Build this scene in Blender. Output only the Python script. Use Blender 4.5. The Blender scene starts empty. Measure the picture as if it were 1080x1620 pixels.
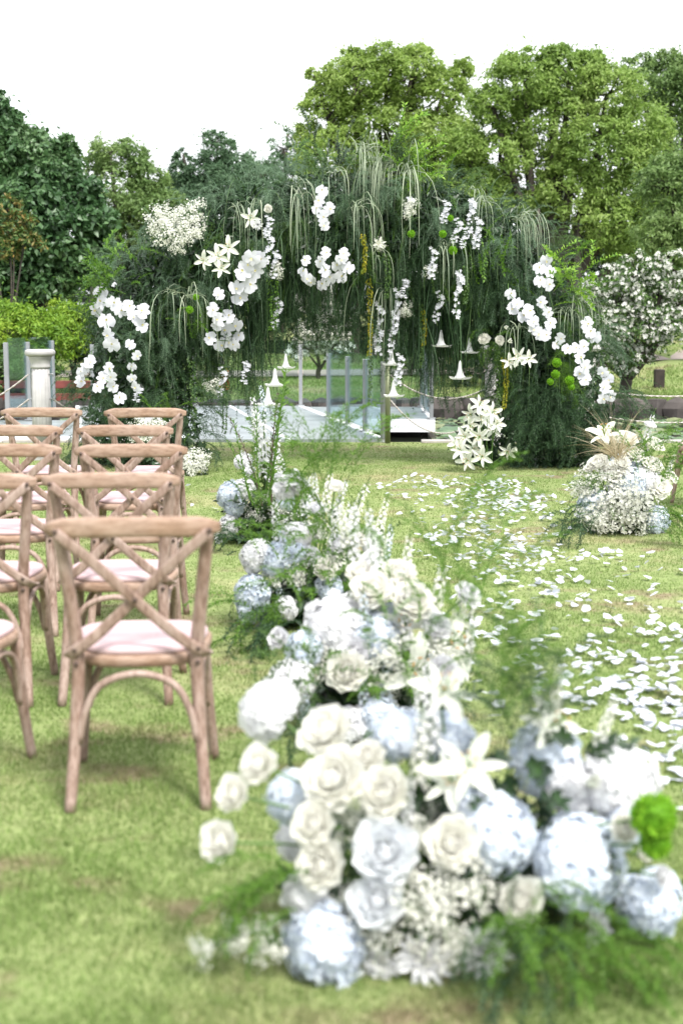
import bpy, math, random
import numpy as np
from mathutils import Vector, Matrix

random.seed(11)
rng = np.random.default_rng(11)
PI = math.pi
S = bpy.context.scene
COL = S.collection

# ------------------------------------------------------------------ camera, world, sun, exposure
EYE = 1.5
PITCH = math.radians(8.0)
FPX = 2250.0                      # 50 mm on a 36 mm tall frame, in pixels of the 1620 px high photograph
cam_d = bpy.data.cameras.new('camera')
cam = bpy.data.objects.new('camera', cam_d); COL.objects.link(cam)
cam.location = (0, 0, EYE); cam.rotation_euler = (PI/2 - PITCH, 0, 0)
cam_d.sensor_fit = 'VERTICAL'; cam_d.sensor_height = 36.0; cam_d.lens = 50.0
cam_d.clip_start = 0.05; cam_d.clip_end = 3000
cam_d.dof.use_dof = True; cam_d.dof.focus_distance = 12.0; cam_d.dof.aperture_fstop = 2.5
S.camera = cam

SUN_EL, SUN_AZ = math.radians(54), math.radians(150)      # azimuth clockwise from +Y: behind and to the right of the camera
W = bpy.data.worlds.new('World'); S.world = W; W.use_nodes = True
nt = W.node_tree; nt.nodes.clear()
out = nt.nodes.new('ShaderNodeOutputWorld'); bg = nt.nodes.new('ShaderNodeBackground')
sky = nt.nodes.new('ShaderNodeTexSky'); sky.sky_type = 'NISHITA'; sky.sun_disc = False
sky.sun_elevation = SUN_EL; sky.sun_rotation = SUN_AZ; sky.dust_density = 4.0; sky.air_density = 1.0
mixw = nt.nodes.new('ShaderNodeMix'); mixw.data_type = 'RGBA'; mixw.inputs['Factor'].default_value = 0.88
tc = nt.nodes.new('ShaderNodeTexCoord'); mp = nt.nodes.new('ShaderNodeMapping'); mp.inputs['Scale'].default_value = (1, 1, 3.5)
nz = nt.nodes.new('ShaderNodeTexNoise'); nz.inputs['Scale'].default_value = 1.6; nz.inputs['Detail'].default_value = 4
cr = nt.nodes.new('ShaderNodeValToRGB')                   # even layer of cloud with faint grey undersides
cr.color_ramp.elements[0].position = .3; cr.color_ramp.elements[0].color = (9.0, 9.3, 9.8, 1)
cr.color_ramp.elements[1].position = .7; cr.color_ramp.elements[1].color = (10.6, 10.8, 11.0, 1)
nt.links.new(tc.outputs['Generated'], mp.inputs[0]); nt.links.new(mp.outputs[0], nz.inputs['Vector'])
nt.links.new(nz.outputs['Fac'], cr.inputs[0])
nt.links.new(sky.outputs[0], mixw.inputs['A']); nt.links.new(cr.outputs[0], mixw.inputs['B'])
nt.links.new(mixw.outputs['Result'], bg.inputs['Color']); bg.inputs['Strength'].default_value = 0.085
nt.links.new(bg.outputs[0], out.inputs[0])

sd = bpy.data.lights.new('sun', 'SUN'); sd.energy = 2.6; sd.angle = math.radians(14); sd.color = (1, .97, .92)
so = bpy.data.objects.new('sun', sd); COL.objects.link(so)
sdir = Vector((math.sin(SUN_AZ)*math.cos(SUN_EL), math.cos(SUN_AZ)*math.cos(SUN_EL), math.sin(SUN_EL)))
so.rotation_euler = sdir.to_track_quat('Z', 'Y').to_euler(); so.location = (4, -4, 12)

S.view_settings.view_transform = 'Standard'; S.view_settings.look = 'None'
S.view_settings.exposure = 1.22; S.view_settings.gamma = 1.0
S.render.engine = 'CYCLES'
S.cycles.max_bounces = 6; S.cycles.diffuse_bounces = 3; S.cycles.transparent_max_bounces = 12

# ------------------------------------------------------------------ geometry helpers
SP, CP = math.sin(PITCH), math.cos(PITCH)
def P(px, py, Y):
    """world point that stands at distance Y along the ground line and at this place of the photograph"""
    a = (px-540)/FPX; b = (810-py)/FPX
    dy = CP + b*SP; dz = b*CP - SP
    return Vector((a/dy*Y, Y, EYE + dz/dy*Y))
def G(px, py, z=0.0):
    a = (px-540)/FPX; b = (810-py)/FPX
    dy = CP + b*SP; dz = b*CP - SP
    k = (z-EYE)/dz
    return Vector((a*k, dy*k, z))

def norm(a): 
    return a/np.maximum(np.linalg.norm(a, axis=-1, keepdims=True), 1e-9)

class MB:
    def __init__(s): s.v = []; s.f = []; s.n = 0
    def add(s, V, F, mat=0):
        V = np.asarray(V, dtype=np.float64).reshape(-1, 3)
        F = F if isinstance(F, (list, tuple)) and len(F) and isinstance(F[0], np.ndarray) else group_faces(F)
        for a in F: s.f.append((a + s.n, mat))
        s.v.append(V); s.n += len(V)
        return s
    def inst(s, T, R, t, sc=None, mat=0):
        """many copies of template T=(V, F) by rotations R (N,3,3), translations t (N,3), scales sc"""
        V, F = T; V = np.asarray(V); N = len(t)
        if N == 0: return s
        A = R if sc is None else R*np.asarray(sc).reshape(-1, 1, 1)
        W_ = np.einsum('nij,vj->nvi', A, V) + np.asarray(t)[:, None, :]
        F = F if isinstance(F, list) and isinstance(F[0], np.ndarray) else group_faces(F)
        off = (np.arange(N)*len(V))[:, None, None]
        for a in F:
            s.f.append(((a[None]+off).reshape(-1, a.shape[1]) + s.n, mat))
        s.v.append(W_.reshape(-1, 3)); s.n += N*len(V)
        return s
    def mesh(s, name, mats, smooth=True):
        me = bpy.data.meshes.new(name)
        V = np.concatenate(s.v)
        me.vertices.add(len(V)); me.vertices.foreach_set('co', V.astype(np.float32).ravel())
        tot = np.concatenate([np.full(len(a), a.shape[1], dtype=np.int32) for a, m in s.f])
        idx = np.concatenate([a.ravel() for a, m in s.f]).astype(np.int32)
        mi = np.concatenate([np.full(len(a), m, dtype=np.int32) for a, m in s.f])
        st = np.concatenate([[0], np.cumsum(tot)[:-1]]).astype(np.int32)
        me.loops.add(len(idx)); me.loops.foreach_set('vertex_index', idx)
        me.polygons.add(len(tot)); me.polygons.foreach_set('loop_start', st)
        me.polygons.foreach_set('material_index', mi)
        me.polygons.foreach_set('use_smooth', np.full(len(tot), smooth))
        me.update(calc_edges=True)
        for m in (mats if isinstance(mats, (list, tuple)) else [mats]): me.materials.append(m)
        return me
    def build(s, name, mats, parent=None, smooth=True, loc=None):
        return link(name, s.mesh(name, mats, smooth), parent, loc)

def group_faces(F):
    d = {}
    for f in F: d.setdefault(len(f), []).append(f)
    return [np.array(v, dtype=np.int64) for v in d.values()]

def wloc(o):
    p = Vector((0, 0, 0))
    while o is not None: p += o.location; o = o.parent
    return p

def link(name, me, parent=None, loc=None):
    """loc is a WORLD point; parents on this path are never rotated"""
    o = bpy.data.objects.new(name, me); COL.objects.link(o)
    if parent is not None: o.parent = parent
    if loc is not None:
        o.location = Vector(loc) - (wloc(parent) if parent is not None else Vector((0, 0, 0)))
    elif parent is not None:
        o.location = -wloc(parent)              # the mesh is written in world coordinates
    return o

def tag(o, label=None, cat=None, group=None, kind=None):
    if label: o['label'] = label
    if cat: o['category'] = cat
    if group: o['group'] = group
    if kind: o['kind'] = kind
    return o
def thing(name, label, cat, loc=(0, 0, 0), group=None):
    o = bpy.data.objects.new(name, None); COL.objects.link(o); o.location = loc; o.empty_display_size = .1
    return tag(o, label, cat, group)
def structure(o): o['kind'] = 'structure'; return o
def stuff(o): o['kind'] = 'stuff'; return o

def frames(pts):
    pts = [Vector(p) for p in pts]; n = len(pts); T = []
    for i in range(n):
        T.append((pts[min(i+1, n-1)] - pts[max(i-1, 0)]).normalized())
    up = Vector((0, 0, 1)) if abs(T[0].z) < .9 else Vector((0, 1, 0))
    x = up.cross(T[0]).normalized(); res = []
    for t in T:
        x = (x - t*x.dot(t)).normalized(); res.append((t, x, t.cross(x)))
    return pts, res

def tube(pts, rad, seg=8, cap=True):
    pts, fr = frames(pts); n = len(pts)
    rad = [rad]*n if not hasattr(rad, '__len__') else rad
    V = []; F = []
    for p, (t, x, y), r in zip(pts, fr, rad):
        for k in range(seg):
            a = 2*PI*k/seg; V.append(tuple(p + (x*math.cos(a) + y*math.sin(a))*r))
    for i in range(n-1):
        for k in range(seg):
            k2 = (k+1) % seg
            F.append((i*seg+k, i*seg+k2, (i+1)*seg+k2, (i+1)*seg+k))
    if cap: F.append(tuple(range(seg))[::-1]); F.append(tuple((n-1)*seg+k for k in range(seg)))
    return V, F

def loft(pts, w, h, side=Vector((1, 0, 0)), n=12, e=.45):
    """rounded flat bar; w along `side`-perpendicular (the width), h the thickness; side = thickness direction hint"""
    pts, fr = frames(pts); V = []; F = []; m = len(pts)
    w = [w]*m if not hasattr(w, '__len__') else w; h = [h]*m if not hasattr(h, '__len__') else h
    for p, (t, _, _), ww, hh in zip(pts, fr, w, h):
        th = (side - t*side.dot(t)).normalized(); wd = t.cross(th)
        for k in range(n):
            a = 2*PI*k/n; c, s_ = math.cos(a), math.sin(a)
            V.append(tuple(p + wd*(ww/2*math.copysign(abs(c)**e, c)) + th*(hh/2*math.copysign(abs(s_)**e, s_))))
    for i in range(m-1):
        for k in range(n):
            k2 = (k+1) % n; F.append((i*n+k, i*n+k2, (i+1)*n+k2, (i+1)*n+k))
    F.append(tuple(range(n))[::-1]); F.append(tuple((m-1)*n+k for k in range(n)))
    return V, F

def box(x0, x1, y0, y1, z0, z1, b=0.0):
    if b <= 0:
        V = [(x, y, z) for z in (z0, z1) for y in (y0, y1) for x in (x0, x1)]
        return V, [(0, 2, 3, 1), (4, 5, 7, 6), (0, 1, 5, 4), (2, 6, 7, 3), (0, 4, 6, 2), (1, 3, 7, 5)]
    V = []
    for z, i in ((z0, b), (z0+b, 0), (z1-b, 0), (z1, b)):
        V += [(x0+i, y0+i, z), (x1-i, y0+i, z), (x1-i, y1-i, z), (x0+i, y1-i, z)]
    F = [(3, 2, 1, 0), (12, 13, 14, 15)]
    for L in range(3):
        for k in range(4):
            k2 = (k+1) % 4; F.append((L*4+k, L*4+k2, L*4+4+k2, L*4+4+k))
    return V, F

def lathe(prof, seg=16, cx=0, cy=0, flute=None):
    V = []; F = []
    for j, (r, z) in enumerate(prof):
        for k in range(seg):
            a = 2*PI*k/seg; rr = r*(flute(a, j) if flute else 1)
            V.append((cx + rr*math.cos(a), cy + rr*math.sin(a), z))
    for j in range(len(prof)-1):
        for k in range(seg):
            k2 = (k+1) % seg; F.append((j*seg+k, j*seg+k2, (j+1)*seg+k2, (j+1)*seg+k))
    F.append(tuple(range(seg))[::-1]); F.append(tuple((len(prof)-1)*seg+k for k in range(seg)))
    return V, F

def smoothpath(pts, n=10):
    """Catmull-Rom through points"""
    pts = [Vector(p) for p in pts]; Q = [pts[0]*2-pts[1]] + pts + [pts[-1]*2-pts[-2]]; o = []
    for i in range(1, len(Q)-2):
        for k in range(n):
            t = k/n; a, b, c, d = Q[i-1], Q[i], Q[i+1], Q[i+2]
            o.append(.5*((2*b) + (c-a)*t + (2*a-5*b+4*c-d)*t*t + (3*b-a-3*c+d)*t**3))
    o.append(pts[-1]); return o

def rot_to(D, roll=None):
    """(N,3,3) rotations whose local Z goes to D"""
    D = norm(np.asarray(D, dtype=float)); N = len(D)
    up = np.where(np.abs(D[:, 2:3]) < .95, np.array([[0, 0, 1.]]), np.array([[0, 1., 0]]))
    X = norm(np.cross(up, D)); Yv = np.cross(D, X)
    r = rng.uniform(0, 2*PI, N) if roll is None else np.broadcast_to(roll, (N,))
    c, s_ = np.cos(r)[:, None], np.sin(r)[:, None]
    X2 = X*c + Yv*s_; Y2 = -X*s_ + Yv*c
    return np.stack([X2, Y2, D], axis=2)

def rand_dirs(n): return norm(rng.normal(size=(n, 3)))

# ------------------------------------------------------------------ materials
def new_mat(name):
    m = bpy.data.materials.new(name); m.use_nodes = True; t = m.node_tree; t.nodes.clear()
    o = t.nodes.new('ShaderNodeOutputMaterial'); return m, t, o
def ramp(t, src, stops):
    r = t.nodes.new('ShaderNodeValToRGB'); e = r.color_ramp.elements
    while len(e) < len(stops): e.new(.5)
    for k, (p, c) in enumerate(stops): e[k].position = p; e[k].color = (*c, 1)
    t.links.new(src, r.inputs[0]); return r.outputs[0]
def noise(t, scale, detail=3, vec=None, rough=.5):
    n = t.nodes.new('ShaderNodeTexNoise'); n.inputs['Scale'].default_value = scale; n.inputs['Detail'].default_value = detail
    n.inputs['Roughness'].default_value = rough
    if vec is not None: t.links.new(vec, n.inputs['Vector'])
    return n.outputs['Fac']
def objco(t, scale=(1, 1, 1), world=False):
    if world:
        c = t.nodes.new('ShaderNodeNewGeometry').outputs['Position']
    else: c = t.nodes.new('ShaderNodeTexCoord').outputs['Object']
    m = t.nodes.new('ShaderNodeMapping'); m.inputs['Scale'].default_value = scale; t.links.new(c, m.inputs[0]); return m.outputs[0]
def bump(t, h, strength=.3, dist=.01):
    b = t.nodes.new('ShaderNodeBump'); b.inputs['Strength'].default_value = strength; b.inputs['Distance'].default_value = dist
    t.links.new(h, b.inputs['Height']); return b.outputs[0]

def leaf_mat(name, cols, transl=.3, gloss=.12, rough=.5, big=0):
    """cols: dark to light range picked per leaf; transl: share of light passing through"""
    m, t, o = new_mat(name)
    g = t.nodes.new('ShaderNodeNewGeometry'); src = g.outputs['Random Per Island']
    if big:
        n = noise(t, big, 2, objco(t, world=True)); mm = t.nodes.new('ShaderNodeMath'); mm.operation = 'MULTIPLY_ADD'
        mm.inputs[1].default_value = .45; t.links.new(src, mm.inputs[0]); 
        m2 = t.nodes.new('ShaderNodeMath'); m2.operation = 'MULTIPLY_ADD'; m2.inputs[1].default_value = 1.3; m2.inputs[2].default_value = -.38
        t.links.new(n, m2.inputs[0]); t.links.new(m2.outputs[0], mm.inputs[2]); src = mm.outputs[0]
    c = ramp(t, src, [(i/(len(cols)-1), k) for i, k in enumerate(cols)])
    d = t.nodes.new('ShaderNodeBsdfPrincipled'); t.links.new(c, d.inputs['Base Color']); d.inputs['Roughness'].default_value = rough
    d.inputs['Specular IOR Level'].default_value = gloss*2
    tr = t.nodes.new('ShaderNodeBsdfTranslucent'); t.links.new(c, tr.inputs['Color'])
    mx = t.nodes.new('ShaderNodeMixShader'); mx.inputs[0].default_value = transl
    t.links.new(d.outputs[0], mx.inputs[1]); t.links.new(tr.outputs[0], mx.inputs[2]); t.links.new(mx.outputs[0], o.inputs[0])
    return m

def petal_mat(name, col, transl=.35, deep=None):
    return leaf_mat(name, [deep or tuple(c*.93 for c in col), col], transl, .1, .6)

def plain(name, col, rough=.6, metal=0.0, var=0.0, scale=8, bmp=0.0, world=False):
    m, t, o = new_mat(name); d = t.nodes.new('ShaderNodeBsdfPrincipled'); t.links.new(d.outputs[0], o.inputs[0])
    d.inputs['Roughness'].default_value = rough; d.inputs['Metallic'].default_value = metal
    n = noise(t, scale, 5, objco(t, world=world))
    lo = tuple(max(0, c*(1-var)) for c in col); hi = tuple(min(1, c*(1+var)) for c in col)
    t.links.new(ramp(t, n, [(.3, lo), (.7, hi)]), d.inputs['Base Color'])
    if bmp: t.links.new(bump(t, n, bmp, .01), d.inputs['Normal'])
    return m

# wood of the chairs: brown beech under a worn pinkish white wash
def wood_mat(name, base, wash, amount=.5):
    m, t, o = new_mat(name); d = t.nodes.new('ShaderNodeBsdfPrincipled'); t.links.new(d.outputs[0], o.inputs[0])
    oi = t.nodes.new('ShaderNodeObjectInfo')
    co = t.nodes.new('ShaderNodeTexCoord').outputs['Object']
    ad = t.nodes.new('ShaderNodeVectorMath'); ad.operation = 'ADD'; t.links.new(co, ad.inputs[0])
    cmb = t.nodes.new('ShaderNodeCombineXYZ'); ml = t.nodes.new('ShaderNodeMath'); ml.operation = 'MULTIPLY'; ml.inputs[1].default_value = 9
    t.links.new(oi.outputs['Random'], ml.inputs[0]); t.links.new(ml.outputs[0], cmb.inputs[0]); t.links.new(ml.outputs[0], cmb.inputs[2]); t.links.new(cmb.outputs[0], ad.inputs[1])
    mp_ = t.nodes.new('ShaderNodeMapping'); mp_.inputs['Scale'].default_value = (6, 26, 26) if 'rail' in name else (26, 26, 6); t.links.new(ad.outputs[0], mp_.inputs[0])
    grain = noise(t, 3.0, 6, mp_.outputs[0], .65)
    patch = noise(t, 5.0, 4, ad.outputs[0], .6)
    c1 = ramp(t, grain, [(.3, tuple(c*.62 for c in base)), (.5, base), (.72, tuple(min(1, c*1.22) for c in base))])
    mx = t.nodes.new('ShaderNodeMix'); mx.data_type = 'RGBA'
    mm = t.nodes.new('ShaderNodeMath'); mm.operation = 'ADD'; t.links.new(grain, mm.inputs[0]); t.links.new(patch, mm.inputs[1])
    f = ramp(t, mm.outputs[0], [(0.0, (0, 0, 0)), (.42, (.06,)*3), (.62, (amount,)*3)])
    mm.use_clamp = False
    hf = t.nodes.new('ShaderNodeMath'); hf.operation = 'MULTIPLY'; hf.inputs[1].default_value = .5
    t.links.new(mm.outputs[0], hf.inputs[0]); 
    f.node.id_data.links.new(hf.outputs[0], f.node.inputs[0])
    t.links.new(f, mx.inputs['Factor']); t.links.new(c1, mx.inputs['A']); mx.inputs['B'].default_value = (*wash, 1)
    t.links.new(mx.outputs['Result'], d.inputs['Base Color']); d.inputs['Roughness'].default_value = .62
    t.links.new(bump(t, grain, .25, .003), d.inputs['Normal'])
    return m

WOOD = wood_mat('chair_wood', (.20, .12, .085), (.46, .36, .32), .7)
WOODR = wood_mat('chair_rail_wood', (.25, .15, .095), (.47, .36, .305), .55)
SEATM = plain('seat_cushion_cloth', (.50, .365, .375), .85, var=.03, scale=30)
BOLT = plain('bolt_metal', (.10, .07, .06), .45, .6, .2)

LAWN_STOPS = None
def lawn_mat():
    m, t, o = new_mat('lawn'); d = t.nodes.new('ShaderNodeBsdfPrincipled'); t.links.new(d.outputs[0], o.inputs[0])
    co = objco(t, world=True)
    n1 = noise(t, .6, 9, co, .72); n2 = noise(t, 14, 5, co, .75)
    c1 = ramp(t, n1, [(.3, (.15, .21, .07)), (.52, (.23, .28, .12)), (.68, (.33, .31, .18))])
    c2 = ramp(t, n2, [(.3, (.62, .62, .55)), (.6, (1.12, 1.1, 1.05))])
    mu = t.nodes.new('ShaderNodeMix'); mu.data_type = 'RGBA'; mu.blend_type = 'MULTIPLY'; mu.inputs['Factor'].default_value = 1
    t.links.new(c1, mu.inputs['A']); t.links.new(c2, mu.inputs['B'])
    # bare earth showing in worn patches
    n3 = noise(t, 1.7, 6, objco(t, (1, 1.6, 1), world=True), .62)
    f = ramp(t, n3, [(.55, (0, 0, 0)), (.66, (.8,)*3)])
    mx = t.nodes.new('ShaderNodeMix'); mx.data_type = 'RGBA'; t.links.new(f, mx.inputs['Factor'])
    t.links.new(mu.outputs['Result'], mx.inputs['A']); mx.inputs['B'].default_value = (.22, .165, .115, 1)
    t.links.new(mx.outputs['Result'], d.inputs['Base Color']); d.inputs['Roughness'].default_value = .95
    d.inputs['Specular IOR Level'].default_value = .1
    t.links.new(bump(t, n2, .8, .02), d.inputs['Normal'])
    return m
LAWN = lawn_mat()
def grass_mat():
    m, t, o = new_mat('grass_blades')
    g = t.nodes.new('ShaderNodeNewGeometry'); co = objco(t, world=True)
    n1 = noise(t, .6, 9, co, .72)
    c1 = ramp(t, n1, [(.3, (.15, .25, .065)), (.52, (.24, .33, .125)), (.68, (.37, .375, .21))])
    c2 = ramp(t, g.outputs['Random Per Island'], [(0, (.7, .72, .6)), (.8, (1.1, 1.05, 1.0)), (1, (1.5, 1.3, 1.6))])
    mu = t.nodes.new('ShaderNodeMix'); mu.data_type = 'RGBA'; mu.blend_type = 'MULTIPLY'; mu.inputs['Factor'].default_value = 1
    t.links.new(c1, mu.inputs['A']); t.links.new(c2, mu.inputs['B'])
    n3 = noise(t, 1.7, 6, objco(t, (1, 1.6, 1), world=True), .62)
    f = ramp(t, n3, [(.55, (0, 0, 0)), (.66, (.7,)*3)])
    m3 = t.nodes.new('ShaderNodeMix'); m3.data_type = 'RGBA'; t.links.new(f, m3.inputs['Factor']); t.links.new(mu.outputs['Result'], m3.inputs['A']); m3.inputs['B'].default_value = (.29, .225, .15, 1)
    d = t.nodes.new('ShaderNodeBsdfDiffuse'); tr = t.nodes.new('ShaderNodeBsdfTranslucent')
    t.links.new(m3.outputs['Result'], d.inputs[0]); t.links.new(m3.outputs['Result'], tr.inputs[0])
    mx = t.nodes.new('ShaderNodeMixShader'); mx.inputs[0].default_value = .35
    t.links.new(d.outputs[0], mx.inputs[1]); t.links.new(tr.outputs[0], mx.inputs[2]); t.links.new(mx.outputs[0], o.inputs[0])
    return m
GRASS = grass_mat()

M = {}
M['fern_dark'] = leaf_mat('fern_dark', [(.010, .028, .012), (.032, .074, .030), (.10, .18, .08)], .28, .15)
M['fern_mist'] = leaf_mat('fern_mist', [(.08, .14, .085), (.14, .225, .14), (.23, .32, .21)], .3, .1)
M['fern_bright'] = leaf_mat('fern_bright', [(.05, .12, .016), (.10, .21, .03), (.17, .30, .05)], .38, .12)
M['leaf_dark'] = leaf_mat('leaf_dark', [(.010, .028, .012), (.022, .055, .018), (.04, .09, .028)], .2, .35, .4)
M['leaf_mid'] = leaf_mat('leaf_mid', [(.035, .08, .02), (.07, .14, .03), (.12, .21, .05)], .33, .2)
M['leaf_lime'] = leaf_mat('leaf_lime', [(.10, .22, .02), (.18, .34, .03), (.28, .44, .06)], .4, .2)
M['silver_blade'] = leaf_mat('silver_blade', [(.16, .21, .14), (.27, .33, .22), (.42, .47, .34)], .3, .2)
M['amaranth'] = leaf_mat('amaranth', [(.15, .20, .02), (.30, .30, .03), (.42, .34, .04)], .3, .1)
M['straw'] = leaf_mat('straw', [(.36, .28, .17), (.50, .42, .28), (.62, .55, .42)], .3, .1)
M['stem'] = plain('green_stem', (.10, .19, .05), .6, var=.2)
M['twig'] = plain('twig_bark', (.09, .07, .05), .85, var=.3)
M['bark'] = plain('tree_bark', (.05, .042, .034), .95, var=.4, scale=6, bmp=.6)
M['white'] = petal_mat('petal_white', (.86, .86, .88), .38)
M['cream'] = petal_mat('petal_cream', (.90, .89, .86), .5, (.88, .87, .80))
M['blue'] = petal_mat('petal_blue_white', (.79, .83, .89), .36, (.64, .71, .82))
M['palerose'] = petal_mat('petal_pale_blue_rose', (.87, .885, .91), .5, (.85, .87, .90))
M['orchid'] = petal_mat('petal_orchid', (.74, .74, .82), .3)
M['lip'] = petal_mat('petal_lip', (.75, .68, .35), .2)
M['lily'] = petal_mat('petal_lily', (.88, .88, .84), .38, (.82, .85, .74))
M['gyp'] = petal_mat('petal_babys_breath', (.84, .83, .78), .3, (.76, .76, .69))
M['anther'] = plain('anther', (.45, .24, .07), .8, var=.2)
M['greenball'] = leaf_mat('green_carnation', [(.10, .26, .015), (.20, .42, .03), (.30, .52, .05)], .3, .05)
M['tree_bright'] = leaf_mat('tree_bright', [(.12, .20, .04), (.25, .37, .075), (.38, .48, .15)], .48, .2, .5, big=.5)
M['tree_olive'] = leaf_mat('tree_olive', [(.12, .205, .045), (.24, .365, .08), (.39, .50, .16)], .48, .2, .5, big=.6)
M['tree_dark'] = leaf_mat('tree_dark', [(.022, .06, .022), (.058, .135, .045), (.14, .24, .095)], .3, .35, .45, big=.6)
M['tree_blue'] = leaf_mat('tree_blue', [(.06, .12, .06), (.10, .18, .09), (.17, .26, .13)], .4, .2, .5, big=.5)
M['tree_mid'] = leaf_mat('tree_mid', [(.09, .17, .05), (.17, .27, .08), (.26, .35, .13)], .42, .2, .5, big=.6)
M['shrub'] = leaf_mat('shrub', [(.07, .17, .02), (.18, .32, .03), (.34, .46, .05)], .42, .2, .5, big=1.2)
M['orange_leaf'] = leaf_mat('orange_leaf', [(.05, .12, .03), (.11, .18, .045), (.26, .17, .05)], .3, .2)
M['darkwood'] = leaf_mat('wood_mass', [(.006, .014, .008), (.014, .03, .014), (.03, .055, .022)], .2, .2)
M['steel'] = plain('brushed_steel', (.27, .28, .29), .4, .3, .08)
M['rope'] = plain('rope', (.46, .42, .40), .9, var=.3, scale=90, bmp=.6)
M['plaster'] = plain('white_plaster', (.40, .39, .385), .75, var=.1, scale=14, bmp=.15)
M['redwood'] = plain('red_stained_wood', (.15, .035, .028), .6, var=.35, scale=5)
M['postwood'] = plain('dark_wood', (.028, .020, .016), .8, var=.4, scale=8)
M['kerb'] = plain('kerb_stone', (.40, .37, .35), .85, var=.2, scale=7, bmp=.4, world=True)
M['path'] = plain('path_paving', (.30, .25, .22), .9, var=.15, scale=3, world=True)
M['rock'] = plain('bank_rock', (.07, .06, .055), .9, var=.5, scale=3, bmp=.6, world=True)
M['frame_white'] = plain('white_painted_steel', (.70, .72, .74), .5, var=.04)
M['slab'] = plain('frosted_slab', (.27, .295, .31), .3, var=.22, scale=2.2, world=True)
M['orange'] = petal_mat('orange_flower', (.62, .10, .02), .2)

def glass_mat():
    m, t, o = new_mat('railing_glass')
    tr = t.nodes.new('ShaderNodeBsdfTransparent'); tr.inputs[0].default_value = (.80, .88, .88, 1)
    gl = t.nodes.new('ShaderNodeBsdfGlossy'); gl.inputs['Roughness'].default_value = .03; gl.inputs[0].default_value = (.9, .95, 1, 1)
    fr = t.nodes.new('ShaderNodeFresnel'); fr.inputs[0].default_value = 1.45
    mm = t.nodes.new('ShaderNodeMath'); mm.operation = 'MULTIPLY_ADD'; mm.inputs[1].default_value = .55; mm.inputs[2].default_value = .0
    t.links.new(fr.outputs[0], mm.inputs[0])
    mx = t.nodes.new('ShaderNodeMixShader'); t.links.new(mm.outputs[0], mx.inputs[0]); t.links.new(tr.outputs[0], mx.inputs[1]); t.links.new(gl.outputs[0], mx.inputs[2])
    t.links.new(mx.outputs[0], o.inputs[0]); return m
M['glass'] = glass_mat()
def water_mat():
    m, t, o = new_mat('pond_water'); d = t.nodes.new('ShaderNodeBsdfPrincipled'); t.links.new(d.outputs[0], o.inputs[0])
    d.inputs['Base Color'].default_value = (.012, .014, .010, 1); d.inputs['Roughness'].default_value = .08
    t.links.new(bump(t, noise(t, 2.5, 3, objco(t, (1, .4, 1), world=True)), .12, .03), d.inputs['Normal']); return m
M['water'] = water_mat()

# ------------------------------------------------------------------ ground, pond, paths
POND = (-16.0, 16.0, 16.56, 23.1)
def build_ground():
    xs = np.unique(np.concatenate([np.linspace(-400, -40, 8), np.linspace(-40, 40, 81), np.linspace(40, 400, 8), [POND[0]-.05, POND[0], POND[1], POND[1]+.05]]))
    ys = np.unique(np.concatenate([[-60, -20, -6], np.linspace(-2, 60, 125), np.linspace(60, 900, 14), [POND[2]-.03, POND[2], POND[3], POND[3]+.15]]))
    X, Y = np.meshgrid(xs, ys)
    Z = np.where((X >= POND[0]) & (X <= POND[1]) & (Y >= POND[2]) & (Y <= POND[3]), -.7, 0.0)
    Z = Z + np.where(Y > 24, np.minimum((Y-24)*.03, .9), 0) + np.where((X > 5) & (Y > 24), np.minimum((Y-24)*.05, .6)*np.clip((X-5)/2, 0, 1), 0)
    Z = Z + np.where(Z > -.1, .012*np.sin(X*1.3+Y*.7)*np.clip((Y-20)/4, 0, 1), 0)
    n, m_ = X.shape
    i = np.arange(n-1)[:, None]*m_ + np.arange(m_-1)[None]; i = i.ravel()
    F = np.stack([i, i+1, i+m_+1, i+m_], axis=1)
    mb = MB(); mb.add(np.stack([X.ravel(), Y.ravel(), Z.ravel()], 1), [F]); structure(mb.build('lawn', LAWN, smooth=False))
build_ground()
def gh(x, y): return (min((y-24)*.03, .9) + (min((y-24)*.05, .6)*min(max((x-5)/2, 0), 1))) if y > 24 else 0.0
mb = MB(); mb.add([(-17, 16.4, -.22), (17, 16.4, -.22), (17, 23.3, -.22), (-17, 23.3, -.22)], [(0, 1, 2, 3)]); structure(mb.build('pond_water', M['water']))
# stone kerb at the near edge of the pond: one stone after another
kt = structure(thing('pond_kerb', None, None)); x = -9.0
while x < 9:
    w = random.uniform(.5, .8)
    if x+w < -2.2 or x > .62:
        V, F = box(x+.006, x+w-.006, 16.44, 16.60, -.30, random.uniform(.02, .035), .008)
        mbk = MB(); mbk.add(V, F); mbk.build('kerb_stone', M['kerb'], kt, smooth=False)
    x += w
# far bank of rough rocks
kr = structure(thing('far_bank', None, None)); x = -9.0
while x < 9:
    w = random.uniform(.25, .6); 
    V, F = lathe([(0.01, -.35), (w*.5, -.3), (w*.62, -.05), (w*.5, random.uniform(.03, .12)), (.02, random.uniform(.08, .16))], 7, x+w/2, 23.2+random.uniform(-.05, .05), lambda a, j: 1+.2*math.sin(a*3+x*5+j))
    mbk = MB(); mbk.add(V, F); mbk.build('rock', M['rock'], kr, smooth=False); x += w*.95
mb = MB()
N = 24; V = []; F = []
for i in range(N+1):
    x = -16+32*i/N; yc = 30.5 + .03*x*x*.2 + .6*math.sin(x*.3)
    for w in (-.9, .9): V.append((x, yc+w, gh(x, yc+w)+.03))
for i in range(N): F.append((2*i, 2*i+2, 2*i+3, 2*i+1))
mb.add(V, F); structure(mb.build('garden_path', M['path']))

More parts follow.
